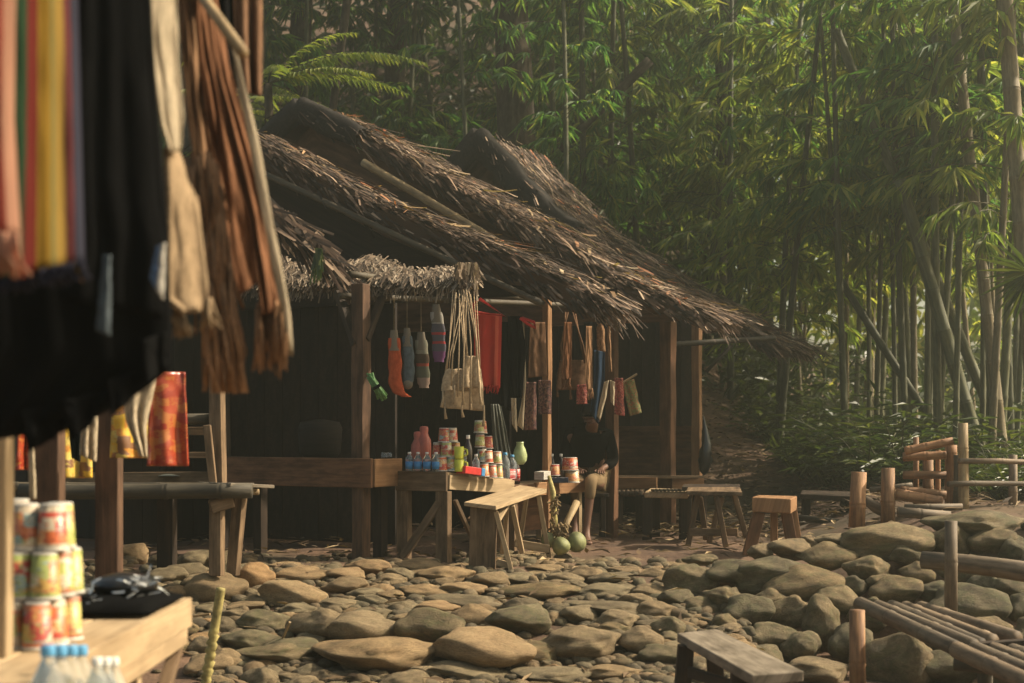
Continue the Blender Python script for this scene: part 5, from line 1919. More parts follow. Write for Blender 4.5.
cloth('scarf', 'brown fringed scarf hanging left of the brown bag', 'scarf', 'rust', [(564, 322), (562, 380)], [(572, 322), (571, 380)], 12.05, 1.5, .004, .03, (.09, 5, .004, 3))
cloth('scarf', 'pale tan fringed scarf hanging right of the tan cloth roll', 'scarf', 'tanyarn', [(586, 326), (585, 392)], [(592, 326), (592, 390)], 12.15, 1.5, .004, .03, (.09, 4, .004, 3))
cloth('patterned_pouch', 'small red printed pouch between the brown bag and blue cloth', 'pouch', 'patch_red', [(577, 385), (577, 404)], [(586, 384), (587, 404)], 12.1, 1, .008, 0, None, None, .02, 'patterned pouches')
# black plastic bag on the corner post
kb = thing('plastic_bag', 'black plastic bag hung on the corner post of the far stall', 'bag', P(705, 420, 14.6))
m = MB()
rows = []
for i in range(16):
    v = i / 15
    x, y = interp([(704, 420), (706, 440), (705, 462), (704, 475)], v)
    w = (1.2, 1.6, 2.2, 2.8, 3.4, 4.0, 4.6, 5.2, 5.8, 6.2, 6.3, 6.2, 5.8, 5.2, 4, 1)[i]
    rows.append([P(x + w * (1 + .5 * noise.noise((i * .5, j * 1.7, 1))) * math.cos(j * math.pi / 7), y, 14.6 + w * .009 * math.sin(j * math.pi / 7)) for j in range(14)])
m.grid(rows, True)
m.build('body', 'blackplastic', kb, smooth=True)
m = MB()
m.tube([P(703, 432, 14.6), P(703, 416, 14.65), P(708, 434, 14.6)], .01, 6)
m.build('handle', 'blackplastic', kb, smooth=True)

# ------------------------------------------------------------------ goods on the drinks counter
def on_c2(px, Y):
    q = P(px, 470, Y)
    k = (q.x - C2.x) / max(1e-3, (E2.x - C2.x))
    z = C2.z + (E2.z - C2.z) * max(0, min(1, k))
    return Vector((q.x, q.y, z + .004))


for i, px in enumerate((409.5, 418, 427, 436)):
    q = P(px, 471, 11.02 - i * .02)
    bottle('water_bottle', 'blue-labelled water bottle on the drinks counter, %s in its row' % ('leftmost', 'second from left', 'third from left', 'rightmost')[i], Vector((q.x, q.y, C2.z + .003)), .14, .03, 'clear', 'whitecap', 'bluelabel', 'water bottles on the drinks counter', (.12, .5))
for i, (px, dz, lab) in enumerate(((424, .18, 'pink vase-shaped bottle standing behind the water bottles'), (418, .14, 'dim reddish jar behind the pink bottle'))):
    t = thing('pink_bottle', lab, 'bottle', Vector((P(px, 470, 11.35).x, 11.35, C2.z)))
    L = t.location
    m = MB()
    m.lathe(L, [(.05, 0), (.055, .02), (.055, dz), (.052, dz + .05), (.035, dz + .085), (.03, dz + .1), (.034, dz + .13), (.03, dz + .15), (.01, dz + .155)], 18)
    m.build('body', 'pink', t, smooth=True)
    m = MB()
    m.lathe(L, [(.058, .03), (.058, .06)], 18)
    m.build('band', 'black', t)
cs = {}
for key, mt in (('orange', 'cup_orange'), ('multicoloured', 'cup_mix'), ('lime', 'cup_green')):
    cs[key] = cup_proto('paper_cup', 'x', 'cup', mt, .105, .036, .043, 'paper cups on the drinks counter')
used = set()


def put_cup(key, pos, lab, sc_=1.0):
    if key in used:
        dup(cs[key], pos, U(0, 6), lab, sc_)
    else:
        used.add(key)
        cs[key].location, cs[key].rotation_euler = pos, (0, 0, U(0, 6))
        cs[key].scale = (sc_,) * 3
        cs[key]['label'] = lab


for (px, lay, Y, key) in ((442, 0, 10.98, 'orange'), (451, 0, 11.0, 'multicoloured'), (438, 1, 11.06, 'orange'), (446.5, 1, 11.0, 'multicoloured'), (455, 1, 11.1, 'orange'), (444, 2, 11.03, 'multicoloured'), (452, 2, 11.05, 'orange')):
    q = on_c2(px, Y)
    put_cup(key, Vector((q.x, q.y, C2.z + .004 + .106 * lay)), f"{key} cup in the left cup pile, {words[lay]} layer, {'left' if px < 443 else ('middle' if px < 450 else 'right')} position")
for (px, lay, Y, key) in ((484, 0, 11.2, 'orange'), (492, 0, 11.3, 'multicoloured'), (498, 0, 11.4, 'multicoloured'), (482, 1, 11.25, 'multicoloured'), (488, 1, 11.25, 'orange'), (497, 1, 11.38, 'lime'), (480, 2, 11.3, 'lime'), (488, 2, 11.33, 'orange'), (479, 3, 11.33, 'lime'), (482, 3, 11.38, 'orange')):
    q = on_c2(px, Y)
    put_cup(key, Vector((q.x, q.y, q.z + .106 * lay)), f"{key} cup in the tall right cup pile, {('bottom', 'second', 'third', 'top')[lay]} layer, {'left' if px < 483 else ('middle' if px < 490 else 'right')} position", .92)
for i, lab in enumerate(('lime green mug standing under another lime mug', 'lime green mug stacked on top of the lower one')):
    q = on_c2(459, 10.98)
    t = thing('mug', lab, 'mug', Vector((q.x, q.y, C2.z + .094 * i)), 'lime green mugs')
    m = MB()
    m.lathe(t.location, [(.032, 0), (.034, .01), (.036, .09), (.033, .09), (.03, .02)], 18)
    m.build('body', 'yellowgreen', t, smooth=True)
    m = MB()
    m.tube([t.location + Vector((.034, 0, .075)), t.location + Vector((.06, -.005, .065)), t.location + Vector((.062, -.005, .035)), t.location + Vector((.034, 0, .02))], .007, 8)
    m.build('handle', 'yellowgreen', t, smooth=True)
for (px, Y, h, r_, body, capm, lab) in ((468, 11.15, .29, .034, 'cola', 'whitecap', 'tall dark sauce bottle between the two cup piles'), (464, 11.0, .19, .02, 'clear', 'whitecap', 'slim clear bottle beside the lime mugs'),
                                        (476, 11.1, .16, .028, 'clear', 'whitecap', 'small clear bottle in front of the right cup pile'), (505, 11.7, .2, .04, 'clear', 'bluecap', 'big clear jar behind the right end of the counter'),
                                        (512, 11.85, .19, .04, 'clear', 'bluecap', 'second big clear jar next to the cola bottles')):
    q = on_c2(px, Y)
    bottle('bottle', lab, q, h, r_, body, capm, None)
m = MB()
q0, q1 = on_c2(461, 10.97), on_c2(477, 11.1)
m.board(q0 + Z * .03, q1 + Z * .03, .09, .055, Z)
t = thing('snack_box', 'red snack box with a blue end in front of the right cup pile', 'box', q0)
m.build('carton', 'redplastic', t, bevel=.004)
m = MB()
m.board(q1 + Z * .03 + (q1 - q0).normalized() * .003, q1 + Z * .03 + (q1 - q0).normalized() * .04, .092, .058, Z)
m.build('end_panel', 'bluelabel', t, bevel=.004)
# crumpled clear sack behind
cloth('plastic_sack', 'wrinkled clear plastic sack hanging behind the right cup pile', 'bag', 'film', [(491, 404), (493, 436), (497, 468)], [(500, 404), (506, 430), (512, 466)], 11.85, 3.5, .03, .05, None, None, .006, None, 30, 30)
# vase, cola, bowls on orange counter
t = thing('vase', 'pale green gourd-shaped vase behind the cola bottles', 'vase', P(520, 462, 11.95))
m = MB()
m.lathe(P(520, 462, 11.95) - Z * .02, [(.03, 0), (.052, .03), (.058, .07), (.045, .12), (.03, .15), (.028, .17), (.032, .18), (.02, .17)], 18)
m.build('body', 'vase_green', t, smooth=True)
m = MB()
m.board(FL(1.15, -.3, .64), FL(1.5, -.3, .64), .12, .02)
m.board(FL(1.2, -.3, .51), FL(1.2, -.3, .63), .1, .02, AX)
m.board(FL(1.45, -.3, .51), FL(1.45, -.3, .63), .1, .02, AX)
tag(m.build('shelf_riser', 'wood_dark', loc=FL(1.3, -.3, .51)), 'small dark riser under the pale green vase', 'riser')
for i, t_ in enumerate((1.14, 1.26)):
    q = FL(t_, -.1, .513)
    bottle('cola_bottle', ('left dark cola bottle with red label beside the vase', 'right dark cola bottle with red label nearer the bowls')[i], q, .21, .032, 'cola', 'redplastic', 'redlabel', 'cola bottles', (.12, .58))
for i, px in enumerate((552, 561)):
    q = P(px, 480, 12.75)
    bottle('sauce_bottle', ('left dark sauce bottle with white cap behind the noodle cups', 'right dark sauce bottle with white cap behind the noodle cups')[i], Vector((q.x, q.y, .513)), .235, .03, 'cola', 'whitecap', None, 'sauce bottles')
bw = cup_proto('noodle_bowl', 'orange bowl cup on the left, on the dark box', 'cup', 'cup_orange', .1, .055, .062, 'bowl noodle cups')
bw.location = P(554, 475, 12.4) - Z * .005
bw.scale = (.85, .85, .95)
dup(bw, Vector((P(572, 482, 12.45).x, 12.45, .513)), 1.0, 'multicoloured bowl cup, lower one of the right stack', 1.0)
dup(bw, Vector((P(570, 482, 12.45).x, 12.45, .614)), 3.0, 'orange bowl cup on top of the right stack', 1.1)
m = MB()
m.board(Vector((P(551, 0, 12.4).x, 12.38, .537)), Vector((P(568, 0, 12.4).x, 12.38, .537)), .1, .045, Z)
tag(m.build('snack_box', mat_print('navy_box', [(0.02, 0.03, 0.06), (0.02, 0.025, 0.05), (.4, .38, .34), (0.03, 0.04, 0.08)], (8, 30)), loc=P(558, 480, 12.38), bevel=.004), 'navy snack box lying under the left bowl cup', 'box')
m = MB()
for k in range(5):
    m.board(P(539, 479 - k * 1.6, 12.1), P(546, 478 - k * 1.6, 12.2), .09, .012, Z)
tag(m.build('paper_pile', 'white', loc=P(542, 479, 12.1), bevel=.002), 'small pile of pale paper packets beside the cola bottles', 'packets')
# dim things in the nearest stall
m = MB()
q = P(320, 458, 11.4)
m.lathe(Vector((q.x, q.y, .74)), [(.13, 0), (.16, .04), (.17, .22), (.15, .27), (.03, .29)], 20)
tag(m.build('clay_jar', 'wood_black', loc=Vector((q.x, q.y, .74)), smooth=True), 'dim round-shouldered jar standing on the dark red counter', 'jar')  # near-black colour imitates the dimness of the stall interior
for i, px in enumerate((384, 389)):
    q = P(px, 459, 11.1)
    m = MB()
    m.lathe(Vector((q.x, q.y, .748)), [(.02, 0), (.022, .02), (.018, .035)], 10)
    tag(m.build('glass_tumbler', 'clear', loc=Vector((q.x, q.y, .748)), smooth=True), ('left tiny glass at the end of the dark red counter', 'right tiny glass at the end of the dark red counter')[i], 'glass')


# ------------------------------------------------------------------ person
def skin(name, verts, edges, radii, mat, parent, root=0, sub=2, org=None):
    me = bpy.data.meshes.new(name)
    o0 = worldloc(parent)
    me.from_pydata([tuple(Vector(v) - o0) for v in verts], edges, [])
    ob = bpy.data.objects.new(name, me)
    COL.objects.link(ob)
    ob.parent = parent
    md = ob.modifiers.new('skin', 'SKIN')
    md.use_smooth_shade = True
    if not me.skin_vertices:
        me.skin_vertices.new()
    for i, r_ in enumerate(radii):
        d = me.skin_vertices[0].data[i]
        d.radius = r_ if hasattr(r_, '__len__') else (r_, r_)
        d.use_root = i == root
    s = ob.modifiers.new('sub', 'SUBSURF')
    s.levels = s.render_levels = sub
    me.materials.append(M[mat])
    return ob


hip = P(588, 478, 13.35)
hip.z = .50
pe = thing('person', 'person in dark shirt and khaki cropped trousers sitting barefoot beside the orange counter', 'person', Vector((hip.x, hip.y, 0)))
kn1 = P(591, 481, 12.5)
ft1 = P(586, 545, 12.42)
kn2 = P(576, 484, 12.95)
ft2 = P(574, 538, 12.9)
V, E, Rr = [], [], []


def add(v, r_, par=None):
    V.append(Vector(v))
    Rr.append(r_)
    if par is not None:
        E.append((par, len(V) - 1))
    return len(V) - 1


p0 = add(hip, (.15, .12))
sp = add(hip + Vector((-.01, -.04, .20)), (.14, .10), p0)
ch = add(hip + Vector((.0, -.16, .35)), (.14, .095), sp)
nk = add(hip + Vector((.01, -.25, .45)), .052, ch)
hb = add(hip + Vector((.02, -.31, .50)), (.062, .075), nk)
hd = add(hip + Vector((.02, -.32, .60)), (.075, .088), hb)
add(hip + Vector((.02, -.40, .54)), .015, hb)
for sx in (-1, 1):
    add(hip + Vector((.02 + sx * .083, -.31, .555)), .016, hd)
LEGJ = []
for sx, kn, ft in ((.085, kn1, ft1), (-.085, kn2, ft2)):
    th = add(hip + Vector((sx, -.08, -.01)), .085, p0)
    k = add(kn, .048, th)
    c_ = add(kn.lerp(ft, .3) + Vector((0, .02, 0)), .043, k)
    an = add(Vector((ft.x, ft.y, .085)), .026, c_)
    add(Vector((ft.x, ft.y + .045, .035)), .03, an)
    b1 = add(Vector((ft.x + .01, ft.y - .09, .03)), (.036, .024), an)
    add(Vector((ft.x + .015, ft.y - .165, .02)), (.034, .016), b1)
HJ = []
for sx, kn in ((1, kn1), (-1, kn2)):
    sh = add(hip + Vector((sx * .18, -.16, .40)), .052, ch)
    el = add(hip + Vector((sx * .22, -.16, .17)), .04, sh)
    wr = add(hip + Vector((sx * .12, -.3, .12)), .026, el)
    pm = add(hip + Vector((sx * .09, -.37, .10)), (.034, .016), wr)
    for fx, fl in ((-.024, .05), (-.008, .06), (.008, .056), (.024, .044)):
        f1 = add(hip + Vector((sx * .09 + fx, -.41, .095)), .009, pm)
        add(hip + Vector((sx * .09 + fx * 1.1, -.41 - fl, .075)), .0075, f1)
    tb = add(hip + Vector((sx * .09 - sx * .04, -.36, .10)), .011, pm)
    add(hip + Vector((sx * .09 - sx * .055, -.40, .09)), .009, tb)
skin('body', V, E, Rr, 'skin', pe)
V, E, Rr = [], [], []
p0 = add(hip + Vector((0, 0, .03)), (.165, .135))
for sx, kn, ft in ((.085, kn1, ft1), (-.085, kn2, ft2)):
    th = add(hip + Vector((sx, -.08, 0)), .085, p0)
    k = add(kn + Vector((0, 0, .005)), .056, th)
    add(kn.lerp(ft, .16), .051, k)
    add(kn.lerp(ft, .32) + Vector((0, .01, 0)), .047, len(V) - 1)
skin('trousers', V, E, Rr, 'khaki', pe)
V, E, Rr = [], [], []
p0 = add(hip + Vector((0, 0, .06)), (.165, .135))
sp = add(hip + Vector((-.01, -.04, .20)), (.155, .115), p0)
ch = add(hip + Vector((.0, -.16, .36)), (.172, .122), sp)
add(hip + Vector((.008, -.235, .435)), .09, ch)
add(hip + Vector((.012, -.26, .475)), .066, len(V) - 1)
for sx in (1, -1):
    sh = add(hip + Vector((sx * .18, -.16, .40)), .066, ch)
    e_ = add(hip + Vector((sx * .22, -.16, .17)), .056, sh)
    add(hip + Vector((sx * .13, -.28, .125)), .042, e_)
skin('shirt', V, E, Rr, 'black', pe)
m = MB()
hc = hip + Vector((.02, -.295, .605))
rows = []
for a in range(9):
    th = math.pi * .62 * a / 8
    rows.append([hc + Vector((.088 * math.sin(th) * math.cos(j * math.pi / 9), .105 * math.sin(th) * math.sin(j * math.pi / 9) + .012, .105 * math.cos(th) + .015 * (math.sin(j * math.pi / 9) < -.3))) for j in range(18)])
m.grid(rows, True)
m.build('hair', 'hair', pe, smooth=True, solid=.012)
m = MB()
for sx in (-1, 1):
    for a, r_ in ((0, .011),):
        q = hip + Vector((.02 + sx * .034, -.392, .585))
        m.grid([[q + Vector((.013 * math.sin(math.pi * i / 4) * math.cos(j * .785), .008 * math.sin(math.pi * i / 4) * math.sin(j * .785), .008 * math.cos(math.pi * i / 4))) for j in range(8)] for i in range(5)], True)
    m.build('eye', 'hair', pe, smooth=True)
    m = MB()
m.tube([hip + Vector((-.005, -.385, .512)), hip + Vector((.02, -.392, .509)), hip + Vector((.045, -.385, .512))], .006, 6)
m.build('mouth', 'redlip', pe, smooth=True)
m = MB()
q = Vector((hip.x, hip.y + .05, 0))
m.board(q + Z * .36, q + Z * .39, .36, .34, Vector((0, 1, 0)))
for sx in (-1, 1):
    m.board(q + Vector((sx * .13, 0, -.05)), q + Vector((sx * .13, 0, .36)), .04, .28, Vector((0, 1, 0)))
tag(m.build('box_seat', 'wood_dark', loc=q, bevel=.004), 'dark wooden seat under the seated person', 'seat')

# ------------------------------------------------------------------ vegetation
def leaf_fan(m, b, d, n, L, w, spread=.9, droop=.35):
    up = Vector((U(-.4, .4), U(-.4, .4), 1)).normalized()
    s = d.cross(up)
    if s.length < .05:
        s = d.cross(Vector((1, 0, 0)))
    s.normalize()
    for k in range(n):
        f = (k / max(1, n - 1) - .5) * 2 * spread
        dd = (d * math.cos(f) + s * math.sin(f) - Z * droop * U(.3, 1.3)).normalized()
        m.leaf(b + dd * .01, dd, (up + Vector((U(-.5, .5), U(-.5, .5), 0))).normalized(), L * U(.7, 1.1), w * U(.8, 1.15), .12, U(.05, .3))


def bamboo_variant(seed, H, r_, lean, zlo, zhi, nbr, leafmat, culmmat, L=.33, bl=1.1, name='bamboo'):
    R.seed(seed)
    t = thing(name, 'x', 'bamboo', (0, 0, 0), 'bamboo of the grove')
    m = MB()
    pts, rs = [], []
    z, k = -.15, 0
    step = .36
    curve = U(.3, 1.0)

    def cpos(h):
        f = max(0, h / H)
        return Vector((lean[0] * f ** 1.7 + .25 * math.sin(f * 3 * curve + seed), lean[1] * f + .2 * math.sin(f * 2.2 + seed * 2), h))
    while z < H:
        for dz, g in ((0, 1.0), (.03, 1.1), (.05, .96)):
            pts.append(cpos(z + dz))
            rs.append(r_ * (1 - .75 * max(0, z) / H) * g)
        z += step
    m.tube(pts, rs, 9)
    m.build('culm', culmmat, t, smooth=True)
    m = MB()
    for _ in range(nbr):
        h = U(zlo, zhi)
        a = U(0, 2 * math.pi)
        d = Vector((math.cos(a), math.sin(a), U(.1, .6))).normalized()
        b = cpos(h)
        ln = bl * U(.4, 1.25)
        p, prev = b.copy(), b.copy()
        pts = [b.copy()]
        for s in range(4):
            p = p + d * ln / 4
            d = (d + Vector((U(-.15, .15), U(-.15, .15), -.22))).normalized()
            pts.append(p.copy())
            for _q in range(1 if s < 1 else 2):
                dd = (d + Vector((U(-.8, .8), U(-.8, .8), U(-.5, .3)))).normalized()
                leaf_fan(m, p.copy(), dd, R.randint(3, 7), L, L * .14, U(.5, 1.0), .45)
        m.mi = 1
        m.tube(pts, [.006, .005, .004, .003, .002], 4, False)
        m.mi = 0
    m.build('foliage', [leafmat, culmmat], t)
    t['label'] = 'x'
    return t


BV = [bamboo_variant(11, 11, .05, (.3, .2), 1.2, 7.2, 38, 'bleaf', 'culm'),
      bamboo_variant(12, 12, .045, (-.6, .3), .8, 7.6, 44, 'bleaf', 'culm'),
      bamboo_variant(13, 10, .05, (.9, -.2), 1.5, 6.3, 36, 'bleaf_lit', 'culm'),
      bamboo_variant(14, 12, .042, (-.2, -.3), 2.4, 5.9, 30, 'bleaf_lit', 'culm_pale'),
      bamboo_variant(15, 11, .045, (1.6, .3), .6, 7.0, 44, 'bleaf', 'culm'),
      bamboo_variant(16, 12, .05, (.15, .1), 3.2, 5.9, 16, 'bleaf', 'culm'),
      bamboo_variant(17, 11, .034, (.25, .1), 2.6, 5.9, 15, 'bleaf_lit', 'culm'),
      bamboo_variant(18, 11, .04, (-.3, .1), 3.0, 5.9, 14, 'bleaf', 'culm'),
      bamboo_variant(19, 9, .045, (-4.2, -.6), 3.6, 7.5, 50, 'bleaf', 'culm')]
R.seed(99)
firstb = set()


def put_bamboo(i, px, Y, rz=None, s=1.0, label=None, tilt=(0, 0)):
    if 470 < px < 550 and Y < 24:
        px += 75
    x = (px - 512) / F * Y
    loc = Vector((x, Y, ground_z(x, Y) - .05))
    rot = (tilt[0], tilt[1], U(0, 6.28) if rz is None else rz)
    if label is None:
        tone = ('dark leafy', 'dense green', 'golden', 'sparse pale', 'slender leafy', 'thick bare-stemmed', 'thin pale', 'thin olive', 'arching leafy')[i]
        where = 'behind the roof ridges' if px < 560 else ('beyond the eave of the far stall' if px < 720 else ('above the litter-covered bank' if px < 820 else ('behind the cut bamboo posts' if px < 900 else ('behind the stacked bamboo gate' if px < 960 else 'behind the rail fence'))))
        dist = 'near' if Y < 18 else ('in the second rank' if Y < 22 else 'deep in the grove')
        label = f"{tone} bamboo culm {where}, {dist}"
    if i in firstb:
        return dup(BV[i], loc, rot, label, s)
    firstb.add(i)
    o = BV[i]
    o.location, o.rotation_euler, o.scale = loc, rot, (s, s, s)
    o['label'] = label
    return o


front = [(3, 1003, 14.5, .02), (5, 985, 16, 0), (6, 960, 16.5, 0), (3, 938, 17.5, 0), (5, 915, 18, 0), (7, 900, 17, 0), (6, 876, 18.5, 0), (3, 1020, 17.0, 0), (5, 948, 15.8, 0), (6, 972, 15.3, 0), (7, 955, 16.2, 0), (6, 990, 17.5, 0), (7, 1010, 18.3, 0), (6, 930, 16.8, 0), (7, 908, 17.4, 0), (6, 885, 18, 0), (7, 872, 17.2, 0), (6, 852, 18.8, 0), (7, 836, 18.2, 0), (6, 942, 18.6, 0), (7, 1022, 16, 0), (6, 965, 19.5, 0), (5, 1012, 19, 0), (5, 926, 19.5, 0), (3, 890, 20, 0), (5, 868, 21, 0), (2, 790, 19, 0), (2, 745, 20.5, 0), (2, 700, 21.5, 0), (2, 765, 18.6, 0)]
for px, Y, rz_ in ((880, 21.5, -.15), (960, 23, .1)):
    put_bamboo(8, px, Y, rz_, 1.0)
put_bamboo(0, 557, 19.9, 2.0, .9)
put_bamboo(1, 468, 20.2, 1.0, .9)
for i, px, Y, s in front:
    put_bamboo(i, px, Y, None, U(.95, 1.1), None, (U(-.04, .04), U(-.05, .05)))
for k in range(13):
    put_bamboo(R.choice((0, 1, 2, 4, 2)) if k < 4 else R.choice((6, 7, 3, 2)), 605 + k * 33 + U(-12, 12), U(20.5, 25), None, U(.9, 1.1), None, (U(-.05, .05), U(-.06, .06)))
for k in range(16):
    put_bamboo(R.choice((0, 1, 4, 0)), 180 + k * 32 + U(-15, 15), U(22, 27), None, U(.9, 1.15), None, (U(-.05, .05), U(-.08, .08)))
for k in range(16):
    put_bamboo(R.choice((0, 1, 2, 3, 5, 4)) if k < 5 else R.choice((6, 7, 3, 2, 5)), 560 + k * 33 + U(-12, 12), U(25, 30), None, U(1.0, 1.2), None, (U(-.05, .05), U(-.06, .06)))
# leaning bare culms
for (x0, y0, x1, y1, Y0, r_, mt, lab) in ((836, 30, 925, 250, 17, .06, 'culm', 'olive bamboo culm leaning diagonally across the grove above the gate'), (950, -20, 1000, 430, 15.2, .06, 'culm_pale', 'pale thick bamboo culm leaning right behind the rail fence'),
                                          (1003, -20, 1030, 330, 14.4, .09, 'culm_pale', 'thick sunlit bamboo culm at the top right corner'), (900, 180, 985, 470, 16, .075, 'culm', 'dark bamboo culm leaning down to the tall tan post'),
                                          (840, 280, 930, 420, 17.5, .05, 'culm', 'thin fallen culm sloping behind the cut posts'), (560, 150, 650, 60, 21, .07, 'bark', 'dark bare branch slanting behind the middle roof'),
                                          (330, 130, 350, -20, 20, .06, 'bark', 'thin dark stem rising behind the tallest gable')):
    a, b_ = P(x0, y0, Y0), P(x1, y1, Y0 - .3)
    dn = (b_ - a).normalized()
    if 'branch' not in lab and dn.z < 0:
        while ground_z(b_.x, b_.y) < b_.z and (b_ - a).length < 14:
            b_ += dn * .1
    m = MB()
    m.bamboo(b_, a, r_, .4, 10, .85)
    tag(m.build('leaning_culm' if mt != 'bark' else 'bare_branch', mt, loc=b_, smooth=True), lab, 'bamboo' if mt != 'bark' else 'branch')


def tree(lab, px, Y, r_, H, crown_z, crown_r, nclump, leafmat='dleaf', lean=0.0, leafL=.22, per=16):
    x = (px - 512) / F * Y
    z0 = ground_z(x, Y)
    t = thing('forest_tree', lab, 'tree', Vector((x, Y, z0)), 'forest trees behind the hut')
    m = MB()
    pts = [Vector((x + lean * f + .12 * math.sin(f * 5 + px), Y + .1 * math.sin(f * 4), z0 - .2 + H * f)) for f in [k / 12 for k in range(13)]]
    m.tube(pts, [r_ * (1.25 - .2 * min(1, k / 2) - .5 * k / 12) * (1 + .05 * math.sin(k * 2.3)) for k in range(13)], 14)
    limbs = []
    for k in range(9):
        a = U(0, 6.28)
        h = U(.45, .95)
        b = pts[min(11, int(h * 12))]
        tip = b + Vector((math.cos(a) * crown_r * U(.5, .95), math.sin(a) * crown_r * U(.5, .95), U(.3, 1.6)))
        mid = b.lerp(tip, .5) + Z * .3
        m.tube([b, mid, tip], [r_ * .35, r_ * .2, r_ * .06], 7)
        limbs += [mid, tip]
    m.build('trunk', 'bark', t, smooth=True)
    m = MB()
    for k in range(nclump):
        while True:
            v = Vector((U(-1, 1), U(-1, 1), U(-1, 1)))
            if v.length < 1:
                break
        c = Vector((x + lean, Y, z0 + crown_z)) + Vector((v.x * crown_r, v.y * crown_r, v.z * crown_r * .75))
        if R.random() < .35:
            c = R.choice(limbs) + v * .7
        for q in range(per):
            b = c + Vector((R.gauss(0, .28), R.gauss(0, .28), R.gauss(0, .2)))
            d = Vector((U(-1, 1), U(-1, 1), U(-.9, .25))).normalized()
            m.leaf(b, d, Vector((U(-.6, .6), U(-.6, .6), 1)).normalized(), leafL * U(.6, 1.2), leafL * .38 * U(.8, 1.2), .1, U(0, .3))
    m.build('crown', leafmat, t)
    return t


tree('broad mottled tree trunk rising behind the two gables', 510, 20.6, .28, 13, 9.5, 3.0, 170)
tree('slim sunlit tree trunk right of the roofs among bamboo leaves', 716, 23, .14, 12, 9.5, 2.6, 200)
tree('dark tree at upper left behind the ferns', 300, 25, .2, 12, 7.5, 4.2, 520)
tree('dark tree behind the tallest gable', 400, 27, .2, 12, 6.8, 4.0, 520)
tree('dark tree filling the gap between the ferns and the bamboo', 190, 23, .2, 12, 7, 4.2, 520)
tree('shaded tree between the broad trunk and slim trunk', 610, 28, .2, 13, 7.5, 4.2, 520)
tree('tall hazy tree far behind the slim trunk', 760, 31, .22, 15, 8.5, 4.6, 520)
tree('tall hazy tree far behind the grove', 900, 34, .22, 15, 8.5, 4.6, 480, 'bleaf_lit')
tree('tall hazy tree in the far right corner', 1040, 33, .22, 15, 9.5, 4.6, 420, 'bleaf_lit')
# shrubs
def shrub_variant(seed, h, rr, n, mat, L, w):
    R.seed(seed)
    t = thing('shrub', 'x', 'shrub', (0, 0, 0), 'undergrowth shrubs')
    m, s = MB(), MB()
    for k in range(n):
        a = U(0, 6.28)
        d = Vector((math.cos(a) * .7, math.sin(a) * .7, U(.5, 1.3))).normalized()
        p = Vector((U(-.15, .15), U(-.15, .15), -.05))
        pts = [p.copy()]
        ln = h * U(.6, 1.2)
        for q in range(6):
            p = p + d * ln / 6
            d = (d + Vector((U(-.12, .12), U(-.12, .12), -.13))).normalized()
            pts.append(p.copy())
            if q > 0:
                for sd in (-1, 1):
                    s_ = d.cross(Z).normalized() * sd
                    m.leaf(p.copy(), (d * .6 + s_ + Vector((0, 0, U(-.3, .2)))).normalized(), (Z + d * .3).normalized(), L * U(.7, 1.2), w * U(.8, 1.2), .15, U(.05, .3))
        m.leaf(p.copy(), d, Z, L, w)
        s.tube(pts, [.012, .01, .009, .008, .006, .004, .003], 5, False)
    m.build('foliage', mat, t)
    s.build('stems', 'culm', t)
    return t


SV = [shrub_variant(31, .9, 1, 30, 'shrub', .2, .06), shrub_variant(32, .8, 1, 36, 'shrub', .17, .05), shrub_variant(33, 1.2, 1, 26, 'shrub', .24, .045)]
R.seed(5)
fs_ = set()
SP = [(846, 16), (858, 15.8), (880, 15.6), (850, 17), (875, 16.6), (900, 16.0), (765, 21.0), (790, 20), (925, 16.5), (990, 14.2), (1015, 14), (975, 15.5), (1035, 14.8), (1000, 13.2), (1025, 13.0), (950, 17.5), (905, 14.9), (815, 19.5), (845, 19.5), (740, 23), (775, 19.4), (865, 14.9), (890, 15.0)]
for k, (px, Y) in enumerate(SP):
    i = R.randrange(3)
    x = (px - 512) / F * Y
    loc = Vector((x, Y, ground_z(x, Y)))
    s = U(.75, 1.2) * (.55 if Y < 14.3 else 1)
    where = 'on the litter-covered bank' if px < 800 else ('behind the low slab bench' if px < 870 else ('behind the stacked gate' if px < 960 else 'under the rail fence'))
    lab = f"{('long-leaved', 'small dark', 'tall arching')[i]} shrub {where}, {'front' if Y < 15 else ('middle' if Y < 17.6 else 'rear')} rank"
    if i in fs_:
        dup(SV[i], loc, U(0, 6), lab, s)
    else:
        fs_.add(i)
        SV[i].location, SV[i].scale, SV[i]['label'] = loc, (s, s, s), lab


# tree ferns
def frond(m, base, d, L, droop, ll, lw, gap):
    """one frond: drooping leaflets in two rows along a curved stalk"""
    p = Vector(base)
    d = Vector(d).normalized()
    n = int(L / gap)
    pts = [p.copy()]
    for k in range(n):
        p = p + d * (L / n)
        d = (d - Z * droop / n).normalized()
        pts.append(p.copy())
        f = k / n
        if f < .08:
            continue
        l = ll * (math.sin(math.pi * min(1, .25 + f * .72)) ** .6) + .02
        side = d.cross(Z).normalized()
        for sd in (-1, 1):
            pd = (side * sd + d * U(.45, .75) - Z * U(.15, .5)).normalized()
            m.leaf(p.copy(), pd, (Z + side * sd * .4 + Vector((U(-.2, .2), U(-.3, .1), 0))).normalized(), l * U(.85, 1.1), lw, .12, .22)
    m.mi = 1
    m.tube(pts, [.011 * (1 - .8 * k / len(pts)) for k in range(len(pts))], 5, False)
    m.mi = 0


